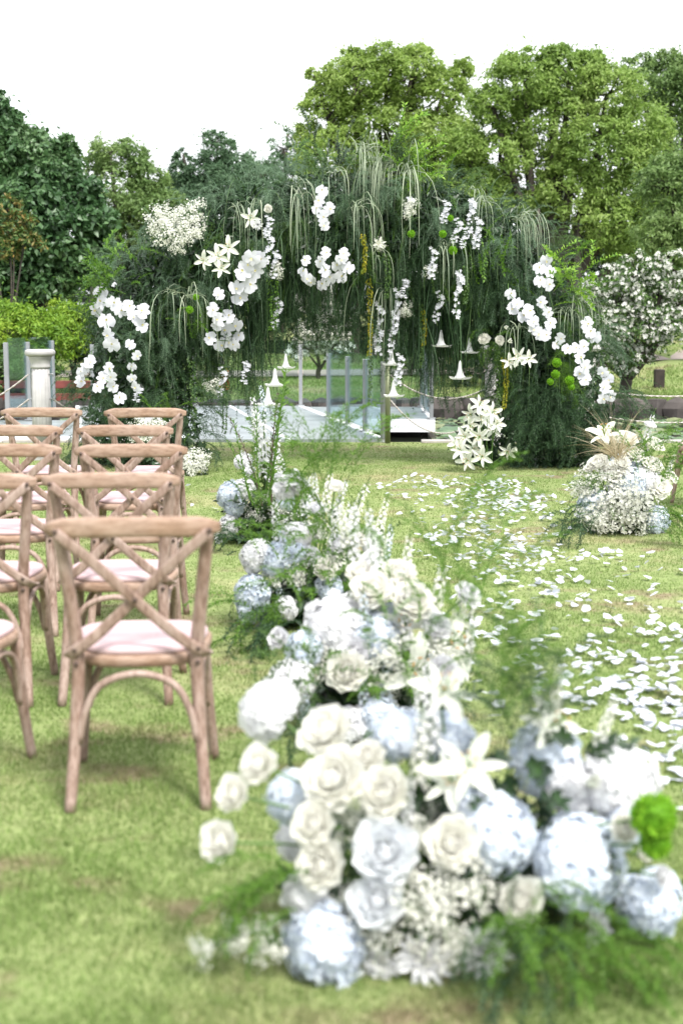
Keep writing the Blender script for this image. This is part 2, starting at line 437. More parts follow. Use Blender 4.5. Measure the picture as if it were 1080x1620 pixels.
# grass blades over the visible lawn (nobody could count them)
def grass():
    n = 430000
    Y = 2.4 + (16.42-2.4)*rng.random(n)**1.35
    X = rng.uniform(-1, 1, n)*(Y*.27+.35)
    # bare earth where the soil patches are is thinner
    h = rng.uniform(.006, .018, n)*np.where(Y < 5, 1.35, 1)*(1+.25*rng.normal(size=n)).clip(.4, 1.8); w = rng.uniform(.0016, .0032, n)*(1+Y*.06)
    clump = .5+.5*np.sin(X*5.1+1.7*np.sin(Y*3.3))*np.sin(Y*4.3+1.3*np.sin(X*2.9)); h *= .65+.6*clump
    keep = rng.random(n) < (.45+.55*clump); X, Y, h, w = X[keep], Y[keep], h[keep], w[keep]; n = len(X)
    a = rng.uniform(0, 2*PI, n); lean = rng.uniform(.0, .9, n)*h
    la = rng.uniform(0, 2*PI, n)
    B = np.stack([X, Y, np.zeros(n)-.001], 1); d = np.stack([np.cos(a), np.sin(a), np.zeros(n)], 1)*w[:, None]
    tip = B + np.stack([np.cos(la)*lean, np.sin(la)*lean, h], 1)
    V = np.stack([B-d, B+d, tip], 1).reshape(-1, 3); F = np.arange(3*n).reshape(-1, 3)
    mb = MB(); mb.add(V, [F]); o = mb.build('lawn_grass', GRASS, smooth=False)
    tag(o, 'short green turf of the lawn between the chairs and the pond', 'grass', kind='stuff')
grass()
def bank_grass():
    n = 90000
    Y = 23.4+ 14*rng.random(n)**1.5; X = rng.uniform(-1, 1, n)*(Y*.27+.5)
    ok = np.abs(Y-30.5) > 1.0; X, Y = X[ok], Y[ok]; n = len(X)
    Z = np.array([gh(a, b) for a, b in zip(X, Y)]); h = rng.uniform(.03, .07, n); w = .012
    a = rng.uniform(0, 2*PI, n); B = np.stack([X, Y, Z], 1); d = np.stack([np.cos(a), np.sin(a), 0*a], 1)*w
    tip = B+np.stack([rng.normal(0, .015, n), rng.normal(0, .015, n), h], 1)
    mb = MB(); mb.add(np.stack([B-d, B+d, tip], 1).reshape(-1, 3), [np.arange(3*n).reshape(-1, 3)])
    tag(mb.build('bank_grass', GRASS, smooth=False), 'grass growing on the far bank beyond the pond', 'grass', kind='stuff')
bank_grass()

# ------------------------------------------------------------------ trees and shrubs
LEAF = (np.array([(0, 0, 0), (.5, .18, .07), (1, 0, 0), (.5, -.18, .07), ]), [np.array([(0, 3, 2), (0, 2, 1)])])
LEAFW = (np.array([(0, 0, 0), (.35, .3, .05), (1, 0, -.05), (.35, -.3, .05)]), [np.array([(0, 3, 2), (0, 2, 1)])])

def crown_mesh(lobes, n_leaf, leaf, squash=.8, clump=.26, per=60, template=LEAF, down=0.0):
    """lobes [(centre, radius)] in world space -> leaf mesh grouped in domed clumps that face out of each lobe"""
    C_ = np.array([list(c) for c, r in lobes]); R_ = np.array([r for c, r in lobes])
    wts = R_**2/np.sum(R_**2); nc = max(6, n_leaf//per)
    li = rng.choice(len(lobes), nc, p=wts)
    D = rand_dirs(nc); D[:, 2] = D[:, 2]*.85+.12; D = norm(D)
    rad = R_[li]*(.55+.47*rng.random(nc)**.6)
    cc = C_[li] + D*rad[:, None]*np.array([1, 1, squash])
    cr_ = R_[li]*clump*rng.uniform(.6, 1.4, nc)
    k = rng.integers(0, nc, n_leaf)
    cr_ = cr_*np.where(rng.random(nc) < .25, .6, 1.0)
    d2 = rand_dirs(n_leaf); d2 = norm(d2 + .55*D[k] + np.array([0, 0, .45]))
    pos = cc[k] + d2*(cr_[k]*rng.uniform(.6, 1.05, n_leaf))[:, None]*np.array([1, 1, .6])
    stray = rng.random(n_leaf) < .22
    pos[stray] += rng.normal(0, 1, (int(stray.sum()), 3))*(cr_[k][stray]*.75)[:, None]
    nrm = norm(d2*.9 + rng.normal(0, .55, (n_leaf, 3)) + np.array([0, 0, .35]))
    R = rot_to(nrm); sc = leaf*rng.uniform(.6, 1.3, n_leaf)
    m = MB(); m.inst(template, R, pos, sc)
    return m, cc, cr_

def tree(name, label, cat, base, lobes, n_leaf, leaf, mat, trunk_r=.2, group=None, extra=None, squash=.8, clump=.26, per=60, template=LEAF, flowers=None):
    t = thing(name, label, cat, base, group)
    m, cc, cr_ = crown_mesh(lobes, n_leaf, leaf, squash, clump, per, template)
    crown = stuff(m.build('crown', M[mat], t))
    b = Vector(base); lc = [Vector(c) for c, r in lobes]; ctr = sum(lc, Vector())/len(lc)
    low = min(c.z-r for c, r in [(Vector(c), r) for c, r in lobes])
    fork = Vector((b.x*.7+ctr.x*.3, b.y*.7+ctr.y*.3, max(b.z+.4*(low-b.z), b.z+.25*(ctr.z-b.z))))
    m = MB(); V, F = tube(smoothpath([b-Vector((0, 0, .2)), b.lerp(fork, .5)+Vector((random.uniform(-.05, .05), 0, 0)), fork], 5), [trunk_r*1.25]*2+[trunk_r]*8+[trunk_r*.85], 9)
    m.add(V, F); m.build('trunk', M['bark'], t)
    m = MB()
    for c, r in lobes:
        c = Vector(c); mid = fork.lerp(c, .5) + Vector((random.uniform(-.2, .2)*r, random.uniform(-.2, .2)*r, -.1*r))
        path = smoothpath([fork-Vector((0, 0, .05)), mid, c], 4); V, F = tube(path, list(np.linspace(trunk_r*.6, trunk_r*.2, len(path))), 6); m.add(V, F)
    for i in random.sample(range(len(cc)), min(len(cc), 90)):
        c = Vector(cc[i]); near = min(lc, key=lambda q: (q-c).length)
        V, F = tube([near, near.lerp(c, .5)+Vector((0, 0, -.05)), c], [trunk_r*.16, trunk_r*.1, trunk_r*.04], 4); m.add(V, F)
    stuff(m.build('branches', M['bark'], t))
    if flowers:
        n, size = flowers
        k = rng.integers(0, len(cc), n); d2 = norm(rand_dirs(n) + np.array([0, -.8, .4])); pos = cc[k] + d2*(cr_[k]*1.08)[:, None]*np.array([1, 1, .7])
        star = star_template(5, 1.0); m = MB(); m.inst(star, rot_to(norm(d2+rng.normal(0, .3, (n, 3)))), pos, size*rng.uniform(.6, 1.3, n)); 
        stuff(m.build('blossoms', M['cream'], t, smooth=False))
    return t

def star_template(n, r, tilt=.35):
    """small open flower of n petals facing +Z"""
    V = [(0, 0, 0)]; F = []
    for k in range(n):
        a = 2*PI*k/n; w = PI/n*.85
        i = len(V)
        V += [(r*.6*math.cos(a-w), r*.6*math.sin(a-w), r*.16), (r*math.cos(a), r*math.sin(a), r*tilt), (r*.6*math.cos(a+w), r*.6*math.sin(a+w), r*.16)]
        F += [(0, i, i+1), (0, i+1, i+2)]
    return np.array(V), [np.array(F)]

def L(spec, Y, dz=0):
    """lobes from photograph measurements at distance Y"""
    o = []
    for s in spec:
        px, py, r = s[:3]; y = Y + (s[3] if len(s) > 3 else random.uniform(-.4, .4)*r*Y/FPX)
        o.append((P(px, py, y), r*y/FPX))
    return o
def base_at(px, Y): x = (px-540)/FPX*Y; return (x, Y, gh(x, Y))

# the big right hand trees
tree('broadleaf_tree', 'tall bright green tree with a loose top behind the crest of the flower arch', 'tree', base_at(600, 36),
     L([(560, 130, 48), (650, 120, 50), (610, 100, 34), (700, 150, 46), (520, 165, 40), (490, 215, 26), (600, 200, 70), (690, 230, 66), (530, 250, 60), (740, 300, 60), (620, 290, 70), (500, 120, 14), (660, 85, 20), (735, 110, 20), (560, 85, 18)], 36), 70000, .12, 'tree_bright', .22, clump=.21, per=42)
tree('broadleaf_tree', 'broad domed yellow green tree right of centre with dark forked trunks', 'tree', base_at(870, 34),
     L([(830, 130, 55), (900, 125, 55), (960, 150, 55), (780, 170, 40), (1010, 210, 50), (870, 200, 70), (950, 240, 70), (790, 250, 58), (730, 230, 34), (760, 320, 50), (1020, 300, 60), (900, 300, 58), (960, 350, 50), (830, 330, 36), (1010, 390, 50), (880, 95, 28), (930, 100, 26), (810, 110, 28), (720, 290, 40)], 34), 100000, .115, 'tree_olive', .26, clump=.20, per=42)
tree('broadleaf_tree', 'green treetops at the top right corner behind the domed tree', 'tree', base_at(1060, 43),
     L([(1040, 130, 48), (1080, 160, 60), (1010, 110, 26), (1120, 130, 60), (1060, 230, 60), (1060, 100, 22)], 43), 26000, .13, 'tree_mid', .25, clump=.3)
tree('broadleaf_tree', 'light leafy tree at the right edge above the white blossoming shrub', 'tree', base_at(1100, 30),
     L([(1060, 290, 50), (1090, 350, 55), (1040, 370, 40), (1100, 420, 50), (1060, 400, 36), (1110, 260, 40)], 30), 24000, .1, 'tree_mid', .16, clump=.3)
# left hand trees
tree('broadleaf_tree', 'large dark green chestnut tree filling the left edge of the view', 'tree', base_at(-10, 29),
     L([(-10, 190, 42), (30, 240, 50), (-30, 260, 70), (80, 270, 46), (50, 320, 62), (120, 310, 40), (100, 370, 56), (150, 350, 30), (20, 390, 70), (130, 420, 44), (60, 440, 60), (-40, 420, 80), (155, 395, 24), (100, 235, 22), (5, 155, 14)], 29), 60000, .14, 'tree_dark', .3, clump=.2, per=36, template=LEAFW)
tree('maple_tree', 'small tree with orange tinged leaves in front of the dark chestnut', 'tree', base_at(15, 25.5),
     L([(12, 330, 24), (42, 348, 20), (22, 362, 26), (-15, 345, 25), (15, 390, 30), (40, 385, 26)], 25.5), 3200, .10, 'orange_leaf', .035)
tree('broadleaf_tree', 'soft mid green tree between the chestnut and the left of the arch', 'tree', base_at(200, 40),
     L([(175, 240, 26), (205, 250, 30), (150, 265, 24), (235, 285, 28), (190, 300, 50), (230, 340, 45), (160, 340, 40), (200, 390, 50), (260, 320, 30), (255, 390, 40)], 40), 26000, .13, 'tree_mid', .2, clump=.3)
tree('broadleaf_tree', 'blue green tree with two upright tops behind the left shoulder of the arch', 'tree', base_at(335, 42),
     L([(345, 225, 20), (340, 255, 28), (375, 250, 22), (320, 275, 26), (290, 245, 14), (288, 275, 20), (350, 300, 44), (300, 320, 40), (400, 280, 28), (390, 320, 40)], 42), 26000, .12, 'tree_blue', .18, clump=.3)
tree('broadleaf_tree', 'thin pale treetop showing through left of the bright green tree', 'tree', base_at(445, 50),
     L([(450, 235, 24), (440, 270, 30), (420, 290, 30), (465, 265, 24), (455, 212, 10)], 50), 3800, .15, 'tree_blue', .15, clump=.35, per=35)
tree('broadleaf_tree', 'small bright treetop filling the dip between the two left trees', 'tree', base_at(262, 48),
     L([(262, 300, 26), (245, 330, 36), (285, 340, 36), (270, 290, 14)], 48), 6000, .15, 'tree_bright', .15)
# dark wood behind, one mass
def wood_mass():
    lob = []
    for px in range(-260, 1400, 85):
        Y = 40+random.uniform(-3, 3)
        for py in (480, 540, 600): lob.append((P(px+random.uniform(-20, 20), py+random.uniform(-15, 15), Y), 1.35*random.uniform(.8, 1.1)))
        lob.append((P(px, 430, Y+2), 1.3))
    for px in range(780, 1130, 60): lob.append((P(px, 375, 41), 1.2)); lob.append((P(px+30, 425, 40), 1.2))
    m, _, _ = crown_mesh(lob, 60000, .22, 1.0, .4, 60, LEAFW)
    o = m.build('far_wood', M['darkwood']); tag(o, 'dark dense undergrowth of the wood behind the pond', 'wood', kind='stuff')
wood_mass()
tl = ['slim dark trunk standing left of the white column', 'leaning dark trunk above the green shrubs on the left', 'dark trunk half hidden behind the left leg of the arch',
      'bare dark trunk under the domed tree', 'second bare dark trunk under the domed tree, a little to the right', 'pale grey trunk seen through the opening of the arch']
for (px, Y, r, top, ln), lb in zip([(22, 33, .16, 380, .1), (62, 34, .12, 390, -.4), (140, 35, .2, 400, .2), (865, 33, .22, 330, -.2), (895, 33.6, .2, 345, .3), (560, 34, .1, 430, .1)], tl):
    b = Vector(base_at(px, Y)); tp = P(px, top, Y)+Vector((ln, 0, 0))
    m = MB(); V, F = tube(smoothpath([b-Vector((0, 0, .2)), b.lerp(tp, .5)+Vector((ln*.2, 0, 0)), tp], 5), list(np.linspace(r*1.2, r*.12, 11)), 9); m.add(V, F)
    t = thing('tree_trunk', lb, 'tree trunk', b, 'trunks at the edge of the wood'); m.build('trunk', M['bark'], t)

# shrubs on the left bank
sh = [('round yellow green shrub behind the glass railing at the left edge', [(30, 545, 60), (90, 540, 40), (10, 510, 42), (60, 515, 36)], 24.6, 12000, 'shrub', 30),
      ('darker green shrub at the foot of the far left bank', [(-10, 590, 50), (30, 600, 30), (70, 590, 26)], 24.0, 5000, 'leaf_mid', 5),
      ('bright shrub right of the column, beside the arch', [(115, 520, 34), (100, 495, 24), (130, 500, 20)], 25.5, 6000, 'shrub', 118),
      ('tall darker bush tucked behind the left leg of the arch', [(170, 540, 50), (200, 500, 40), (150, 570, 40), (185, 590, 40)], 25.2, 8000, 'leaf_dark', 170)]
for lb, sp, Y, n, mt, bx in sh:
    tree('shrub', lb, 'shrub', base_at(bx, Y), L(sp, Y), n, .085, mt, .05, clump=.3, per=50)
tree('blossom_shrub', 'large shrub covered with white blossom right of the arch', 'shrub', base_at(985, 24),
     L([(1000, 440, 42), (1040, 470, 46), (975, 480, 46), (1060, 420, 30), (1010, 520, 46), (960, 530, 40), (1055, 520, 38), (1000, 570, 36), (950, 570, 30), (1000, 410, 20), (935, 470, 26), (1080, 470, 34)], 24), 18000, .075, 'leaf_mid', .1, clump=.3, per=45, flowers=(3000, .036))
tree('blossom_shrub', 'white blossoming shrub seen through the opening of the arch', 'shrub', base_at(505, 29),
     L([(505, 520, 36), (480, 550, 26), (530, 545, 30), (500, 480, 34), (540, 500, 26)], 29), 5000, .075, 'leaf_mid', .05, clump=.3, per=45, flowers=(1100, .05))
tree('blossom_shrub', 'dim blossoming shrub behind the hanging strands right of the opening', 'shrub', base_at(650, 30),
     L([(650, 540, 34), (690, 560, 34), (620, 560, 28), (660, 500, 34)], 30), 4500, .08, 'leaf_mid', .05, clump=.3, per=45, flowers=(320, .045))
tree('shrub', 'dark rounded shrub beyond the pond behind the right leg of the arch', 'shrub', base_at(780, 27),
     L([(780, 560, 60), (850, 550, 60), (740, 590, 34), (900, 560, 50)], 27), 9000, .1, 'leaf_dark', .08, clump=.3)
# orange plant on far lawn
t = thing('flowering_plant', 'small upright orange plant on the far lawn seen through the glass', 'plant', G(355, 624))
b = G(355, 624); n = 260
pos = np.array([b.x, b.y, .22]) + rng.normal(0, 1, (n, 3))*np.array([.045, .045, .10]); m = MB(); m.inst(LEAFW, rot_to(rand_dirs(n)), pos, .05*np.ones(n)); stuff(m.build('blossoms', M['orange'], t))
m = MB(); m.add(*tube([b, b+Vector((0, 0, .2))], .012, 5)); m.build('stem', M['stem'], t)
# short wooden post on the right bank
b = G(1041, 624); t = thing('wooden_post', 'short square dark wooden post on the grass bank at the right', 'post', b)
V, F = box(b.x-.085, b.x+.085, b.y-.085, b.y+.085, -.05, .46, .012); m = MB(); m.add(V, F); m.build('post', M['postwood'], t, smooth=False)

# ------------------------------------------------------------------ platform over the pond, railings, column, ropes
def platform():
    t = thing('glass_platform', 'pale frosted platform reaching out over the pond through the arch', 'platform', (-.5, 19.5, 0))
    E0 = Vector((.535, 16.5, 0)); E1 = Vector((-.62, 22.5, 0)); dv = (E1-E0)/6.0       # right hand edge
    def strip(off0, off1, y0, y1): # offsets along X from the right edge
        a = E0+dv*(y0-16.5); b_ = E0+dv*(y1-16.5)
        return [(a.x+off0, y0), (a.x+off1, y0), (b_.x+off1, y1), (b_.x+off0, y1)]
    def prism(q, z0, z1, name, mat):
        V = [(x, y, z) for z in (z0, z1) for x, y in q]
        F = [(3, 2, 1, 0), (4, 5, 6, 7)] + [(k, (k+1) % 4, 4+(k+1) % 4, 4+k) for k in range(4)]
        m = MB(); m.add(V, F); return m.build(name, mat, t, smooth=False)
    offs = [-3.55, -2.35, -1.15, -.06]
    for j in range(3):
        for y0 in (16.5, 18.0, 19.5, 21.0):
            prism(strip(offs[j]+.035, offs[j+1]-.035, y0+.008, y0+1.492), -.03, .035, 'slab', M['slab'])
    for o_ in offs[:-1]: prism(strip(o_-.03, o_+.03, 16.5, 22.5), -.03, .039, 'joint_strip', M['frame_white'])
    prism(strip(-.09, .0, 16.5, 22.5), -.14, .042, 'edge_beam', M['frame_white'])
    prism(strip(-3.6, -.1, 16.5, 22.46), -.14, -.034, 'deck_frame', M['frame_white'])
    q = [(E0.x+dv.x*3.1+.01, 19.6), (1.29, 19.6), (1.29, 22.3), (E0.x+dv.x*5.8+.01, 22.3)]
    prism(q, -.14, .03, 'side_deck', M['frame_white'])
    q = [(E0.x+dv.x*3.2+.04, 19.7), (1.22, 19.7), (1.22, 22.2), (E0.x+dv.x*5.7+.04, 22.2)]
    prism(q, .031, .036, 'slab', M['slab'])
    for (x, y) in ((-2.3, 17.2), (-.3, 17.2), (-2.6, 21.5), (-.9, 21.5), (1.15, 19.8), (1.15, 21.9)):
        m = MB(); m.add(*box(x-.05, x+.05, y-.05, y+.05, -.7, -.141)); m.build('pile', M['postwood'], t, smooth=False)
    return E0, dv
E0, dv = platform()

def rail(label, pts, h=.95, ph=None, glass=True):
    t = thing('glass_railing', label, 'railing', (*pts[0][:2], 0), 'glass railings round the platform')
    for p in pts:
        m = MB(); m.add(*box(p[0]-.028, p[0]+.028, p[1]-.028, p[1]+.028, .043, h, .006)); q = m.build('post', M['steel'], t, smooth=False)
        m = MB(); m.add(*box(p[0]-.06, p[0]+.06, p[1]-.06, p[1]+.06, .043, .052)); m.build('foot_plate', M['steel'], q, smooth=False)
    for a, b in zip(pts[:-1], pts[1:]):
        d = Vector((b[0]-a[0], b[1]-a[1], 0)); n = d.normalized(); s_ = Vector((-n.y, n.x, 0))*.006; o_ = n*.04
        A = Vector((a[0], a[1], 0))+o_; B = Vector((b[0], b[1], 0))-o_
        V = []
        for z in (.09, h+.06):
            for q in (A-s_, B-s_, B+s_, A+s_): V.append((q.x, q.y, z))
        m = MB(); m.add(V, [(3, 2, 1, 0), (4, 5, 6, 7)]+[(k, (k+1) % 4, 4+(k+1) % 4, 4+k) for k in range(4)]); m.build('glass_panel', M['glass'], t, smooth=False)
ed = [E0+dv*k for k in (0.05, 1.05, 2.15, 3.5)]
rail('glass railing of four steel posts along the right edge of the platform', [(p.x-.045, p.y) for p in ed], .93)
rail('glass railing across the far end of the platform', [(-3.9, 22.4), (-2.3, 22.4), (-.64, 22.4), (.45, 22.25), (1.25, 22.2)], 1.0)
rail('glass railing round the side deck at the right of the platform', [(1.24, 22.1), (1.24, 21.0), (1.24, 19.68)], 1.0)
lp = [G(17, 684), G(32, 676), G(50, 668)]
rail('glass railing of close steel posts at the left behind the white column', [(-4.45, 19.0), (-4.25, 19.4), (-4.1, 20.3)], 1.1)
m = MB(); x0 = -4.62; 
# small white deck at the left
t = thing('side_platform', 'small pale deck low over the water behind the white column', 'platform', (-3.7, 17.4, 0))
m.add(*box(-4.9, -3.2, 17.0, 19.6, -.10, .02, .01)); m.build('deck', M['frame_white'], t, smooth=False)
for k in range(2):
    m = MB(); m.add(*box(-4.85+.82*k, -4.07+.82*k, 17.06, 19.5, .021, .032)); m.build('slab', M['slab'], t, smooth=False)
for k in range(2):
    m = MB(); m.add(*box(-4.7+1.2*k, -4.6+1.2*k, 17.8, 17.9, -.7, -.101)); m.build('pile', M['postwood'], t, smooth=False)
# red stained board rails at far left bank
t = thing('board_fence', 'low dark red board fence across the water at the left edge', 'fence', (-5.5, 23.6, 0))
for z in (.04, .25):
    m = MB(); m.add(*box(-9.5, -3.2, 23.55, 23.60, z, z+.13, .008)); m.build('board', M['redwood'], t, smooth=False)
for x in (-9.3, -7.9, -6.5, -5.1, -3.7):
    m = MB(); m.add(*box(x, x+.09, 23.61, 23.70, -.05, .42, .006)); m.build('post', M['redwood'], t, smooth=False)

def column(x, y, label, sc=1.0):
    t = thing('plaster_column', label, 'column', (x, y, 0))
    m = MB(); m.add(*box(x-.14, x+.14, y-.14, y+.14, -.02, .07, .01)); m.add(*lathe([(.125, .071), (.135, .09), (.125, .115), (.105, .125)], 24, x, y)); m.build('base', M['plaster'], t, smooth=False)
    fl = lambda a, j: 1 - .055*max(0, math.sin(a*14))
    m = MB(); m.add(*lathe([(.100, .126), (.098, .5), (.090, .93)], 112, x, y, fl)); m.build('shaft', M['plaster'], t)
    m = MB(); m.add(*lathe([(.088, .93), (.1, .94), (.101, .955), (.098, .965), (.1, .99), (.112, 1.03), (.118, 1.045), (.118, 1.055)], 32, x, y))
    m.add(*lathe([(.13, 1.056), (.148, 1.066), (.154, 1.082), (.154, 1.1), (.146, 1.116), (.128, 1.124)], 32, x, y)); m.build('capital', M['plaster'], t)
    for z in (.62, .87):
        for s_ in (-1, 1):
            m = MB(); m.add(*tube([(x+s_*.085, y-.02, z), (x+s_*.125, y-.02, z+.005), (x+s_*.13, y-.02, z-.02)], .008, 6)); m.build('hook', M['steel'], t)
    return t
cx = P(65, 600, 14.6).x
column(cx, 14.6, 'white fluted plaster column with round cap holding the rope at the left')
column(1.72, 16.2, 'white fluted plaster column hidden among the right leg of the arch')
column(2.78, 16.2, 'white fluted plaster column behind the outer side of the right arch leg')

def rope(a, b, sag, label, r=.0085):
    a = Vector(a); b = Vector(b); pts = []
    for k in range(25):
        s_ = k/24; p = a.lerp(b, s_); p.z -= sag*4*s_*(1-s_); pts.append(p)
    # two twisted strands
    m = MB()
    for ph in (0, PI):
        q = []
        for i in range(121):
            s_ = i/120*24; k = min(int(s_), 23); p = pts[k].lerp(pts[k+1], s_-k); an = ph+i*.9
            q.append(p+Vector((0, math.cos(an)*r*.5, math.sin(an)*r*.5)))
        m.add(*tube(q, r*.75, 5))
    o = m.build('rope', M['rope']); tag(o, label, 'rope', 'barrier ropes along the pond edge'); return o
rope((cx-.12, 14.58, .87), (cx-2.3, 15.0, .8), .42, 'upper barrier rope swinging left from the white column')
rope((cx-.12, 14.58, .62), (cx-2.3, 15.0, .55), .40, 'lower barrier rope swinging left from the white column')
rope((cx+.12, 14.58, .62), (cx+1.5, 15.4, .6), .30, 'barrier rope running from the white column into the arch')
pp = P(613, 590, 16.42)
t = thing('rope_post', 'olive green steel post at the right front corner of the platform', 'post', (pp.x, 16.38, 0))
m = MB(); m.add(*tube([(pp.x, 16.38, -.02), (pp.x, 16.38, .95)], .032, 12)); m.build('post', plain('olive_paint', (.15, .17, .09), .5, .3, .1), t)
m = MB(); m.add(*lathe([(.036, .95), (.036, .97), (.01, .985)], 12, pp.x, 16.38)); m.build('cap', M['steel'], t)
rope((pp.x+.03, 16.38, .78), (1.60, 16.2, .62), .17, 'upper barrier rope sagging right of the platform corner')
rope((pp.x+.03, 16.38, .50), (1.60, 16.2, .32), .28, 'lower barrier rope sagging right of the platform corner')
rope((2.9, 16.2, .62), (5.4, 16.0, .85), .16, 'upper barrier rope at the right edge in front of the lily pads')
rope((2.9, 16.2, .34), (5.4, 16.0, .62), .20, 'lower barrier rope at the right edge in front of the lily pads')
# lily pads on the water
def pads():
    m = MB(); disc = [(0, 0, 0)]; F = []
    for k in range(15): a = .25+k*(2*PI-.5)/14; disc.append((math.cos(a), math.sin(a), .03+.05*(k % 3 == 0)))
    F = [(0, k, k+1) for k in range(1, 15)]
    T = (np.array(disc), [np.array(F)])
    n = 520; X = np.concatenate([rng.uniform(1.35, 2.2, 120), rng.uniform(2.9, 6.5, 330), rng.uniform(-7, -3.3, 70)]); Y = rng.uniform(16.9, 22.3, n)
    Z = -.205+rng.random(n)*.09
    R = rot_to(norm(np.stack([rng.normal(0, .12, n), rng.normal(0, .12, n)-.1, np.ones(n)], 1)))
    m.inst(T, R, np.stack([X, Y, Z], 1), rng.uniform(.08, .17, n))
    pm = leaf_mat('lily_pad', [(.05, .11, .04), (.10, .17, .07), (.20, .22, .10)], .1, .5, .35)
    tag(m.build('lily_pads', pm, smooth=False), 'floating lily pads covering the pond at the right', 'lily pads', kind='stuff')
pads()

# ------------------------------------------------------------------ chairs
def make_chair():
    t = thing('crossback_chair', 'x', 'chair', (0, 0, 0), 'wooden crossback chairs set out in two columns')
    def part(name, items, mat, smooth=True, parent=t):
        m = MB()
        for V, F in items: m.add(V, F)
        o = bpy.data.objects.new(name, m.mesh(name, mat, smooth)); COL.objects.link(o); o.parent = parent; return o
    for s in (-1, 1):
        part('rear_leg', [tube(smoothpath([(s*.205, -.285, 0), (s*.190, -.225, .22), (s*.180, -.195, .45), (s*.198, -.215, .66), (s*.222, -.258, .87)], 6),
             list(np.linspace(.0175, .0215, 13))+list(np.linspace(.0215, .0195, 12)), 12)], WOOD)
        part('front_leg', [tube(smoothpath([(s*.222, .215, 0), (s*.205, .180, .2), (s*.190, .165, .432)], 6), list(np.linspace(.0165, .0205, 13)), 12)], WOOD)
    # top rail: bowed, rounded, a little deeper in the middle
    pts = [(x, -.262-.030*(1-(x/.255)**2), .868+.006*(1-(x/.255)**2)) for x in np.linspace(-.255, .255, 17)]
    part('top_rail', [loft(pts, [.030]+[.050]+[.062]*13+[.050]+[.030], .030, Vector((0, 1, 0)), 14, .6)], WOODR)
    for s in (-1, 1):
        dy = -.006 if s > 0 else .006
        pts = smoothpath([(-s*.226, -.292, .858), (-s*.13, -.276, .775), (0, -.248+dy, .648), (s*.12, -.234, .535), (s*.186, -.225, .487), (s*.208, -.19, .462), (s*.212, -.10, .447)], 6)
        part('cross_brace', [loft(pts, .034, .010, Vector((0, 1, 0)), 10, .6)], WOOD)
    # seat: rounded trapezoid ring with a set-in cushion
    def ring(sc, z, n=44):
        o = []
        for k in range(n):
            a = 2*PI*k/n; c, s_ = math.cos(a), math.sin(a)
            x = .212*math.copysign(abs(c)**.62, c)*sc; y = .212*math.copysign(abs(s_)**.62, s_)*sc
            o.append((x*(1+.13*y/.21), y, z))
        return o
    def stack(rings):
        V = []; F = []; n = len(rings[0])
        for r in rings: V += r
        for j in range(len(rings)-1):
            for k in range(n): F.append((j*n+k, j*n+(k+1) % n, (j+1)*n+(k+1) % n, (j+1)*n+k))
        F.append(tuple(range(n))[::-1]); F.append(tuple((len(rings)-1)*n+k for k in range(n))); return V, F
    part('seat_frame', [stack([ring(.96, .428), ring(1, .433), ring(1.005, .45), ring(.995, .462), ring(.95, .466)])], WOODR)
    part('seat_cushion', [stack([ring(.93, .4665), ring(.955, .472), ring(.945, .483), ring(.90, .489), ring(.5, .4935)])], SEATM)
    bow = lambda a, b, h: smoothpath([a, Vector(a).lerp(Vector(b), .06)+Vector((0, 0, h*.45)), Vector(a).lerp(Vector(b), .2)+Vector((0, 0, h*.85)), Vector(a).lerp(Vector(b), .5)+Vector((0, 0, h)), Vector(a).lerp(Vector(b), .8)+Vector((0, 0, h*.85)), Vector(a).lerp(Vector(b), .94)+Vector((0, 0, h*.45)), b], 4)
    part('bow_stretcher', [tube(bow((-.180, -.232, .20), (.180, -.232, .20), .215), .012, 8)], WOOD)
    part('bow_stretcher', [tube(bow((-.192, .182, .20), (.192, .182, .20), .215), .012, 8)], WOOD)
    for s in (-1, 1): part('bow_stretcher', [tube(bow((s*.188, -.212, .20), (s*.202, .172, .20), .215), .012, 8)], WOOD)
    bl = [(-.226, -.301, .862), (.226, -.301, .862), (0, -.262, .648), (-.185, -.230, .49), (.185, -.230, .49), (-.183, -.222, .445), (.183, -.222, .445)]
    bm = None
    for b in bl:
        if bm is None:
            m = MB(); m.add(*lathe([(.0075, -.004), (.0075, .001), (.005, .004)], 10)); bm = m.mesh('bolt', BOLT)
        o = bpy.data.objects.new('bolt', bm); COL.objects.link(o); o.parent = t; o.location = b; o.rotation_euler = (PI/2, 0, 0)
    return t
def copy_thing(o, parent=None):
    c = o.copy(); COL.objects.link(c); c.parent = parent
    for ch in o.children: copy_thing(ch, c)
    return c
chair = make_chair()
right = [(217, 838, 4.16, 4), (181, 765, 5.33, 2), (212, 722, 6.49, 4), (202, 693, 7.6, 1), (233, 655, 8.96, 3)]
rl = ['nearest wooden crossback chair, its whole back and seat in view', 'crossback chair directly in front of the nearest one, second of the aisle column',
      'third crossback chair of the aisle column, set a little to the right', 'fourth crossback chair of the aisle column, set a little to the left', 'farthest crossback chair of the aisle column, in front of the arch leg']
spots = []
for (px, py, Y, r), lb in zip(right, rl): p = P(px, py, Y); spots.append((p.x-.27*math.sin(math.radians(r))-.012, Y+.27, r, lb))
ll = ['crossback chair at the left edge showing only a foot', 'crossback chair cut by the left edge, second nearest of the outer column', 'third crossback chair of the outer column at the left edge',
      'fourth crossback chair of the outer column, its rail just above the third', 'farthest crossback chair of the outer column, before the white column']
for (x, Y, r), lb in zip([(-1.285, 4.2, -4), (-1.41, 5.3, 2), (-1.555, 6.5, 3), (-1.74, 7.6, -1), (-1.90, 9.0, 1)], ll): spots.append((x, Y+.27, r, lb))
spots.append((2.86, 11.0, 6, 'crossback chair at the right edge behind the flower mound, mostly out of view'))
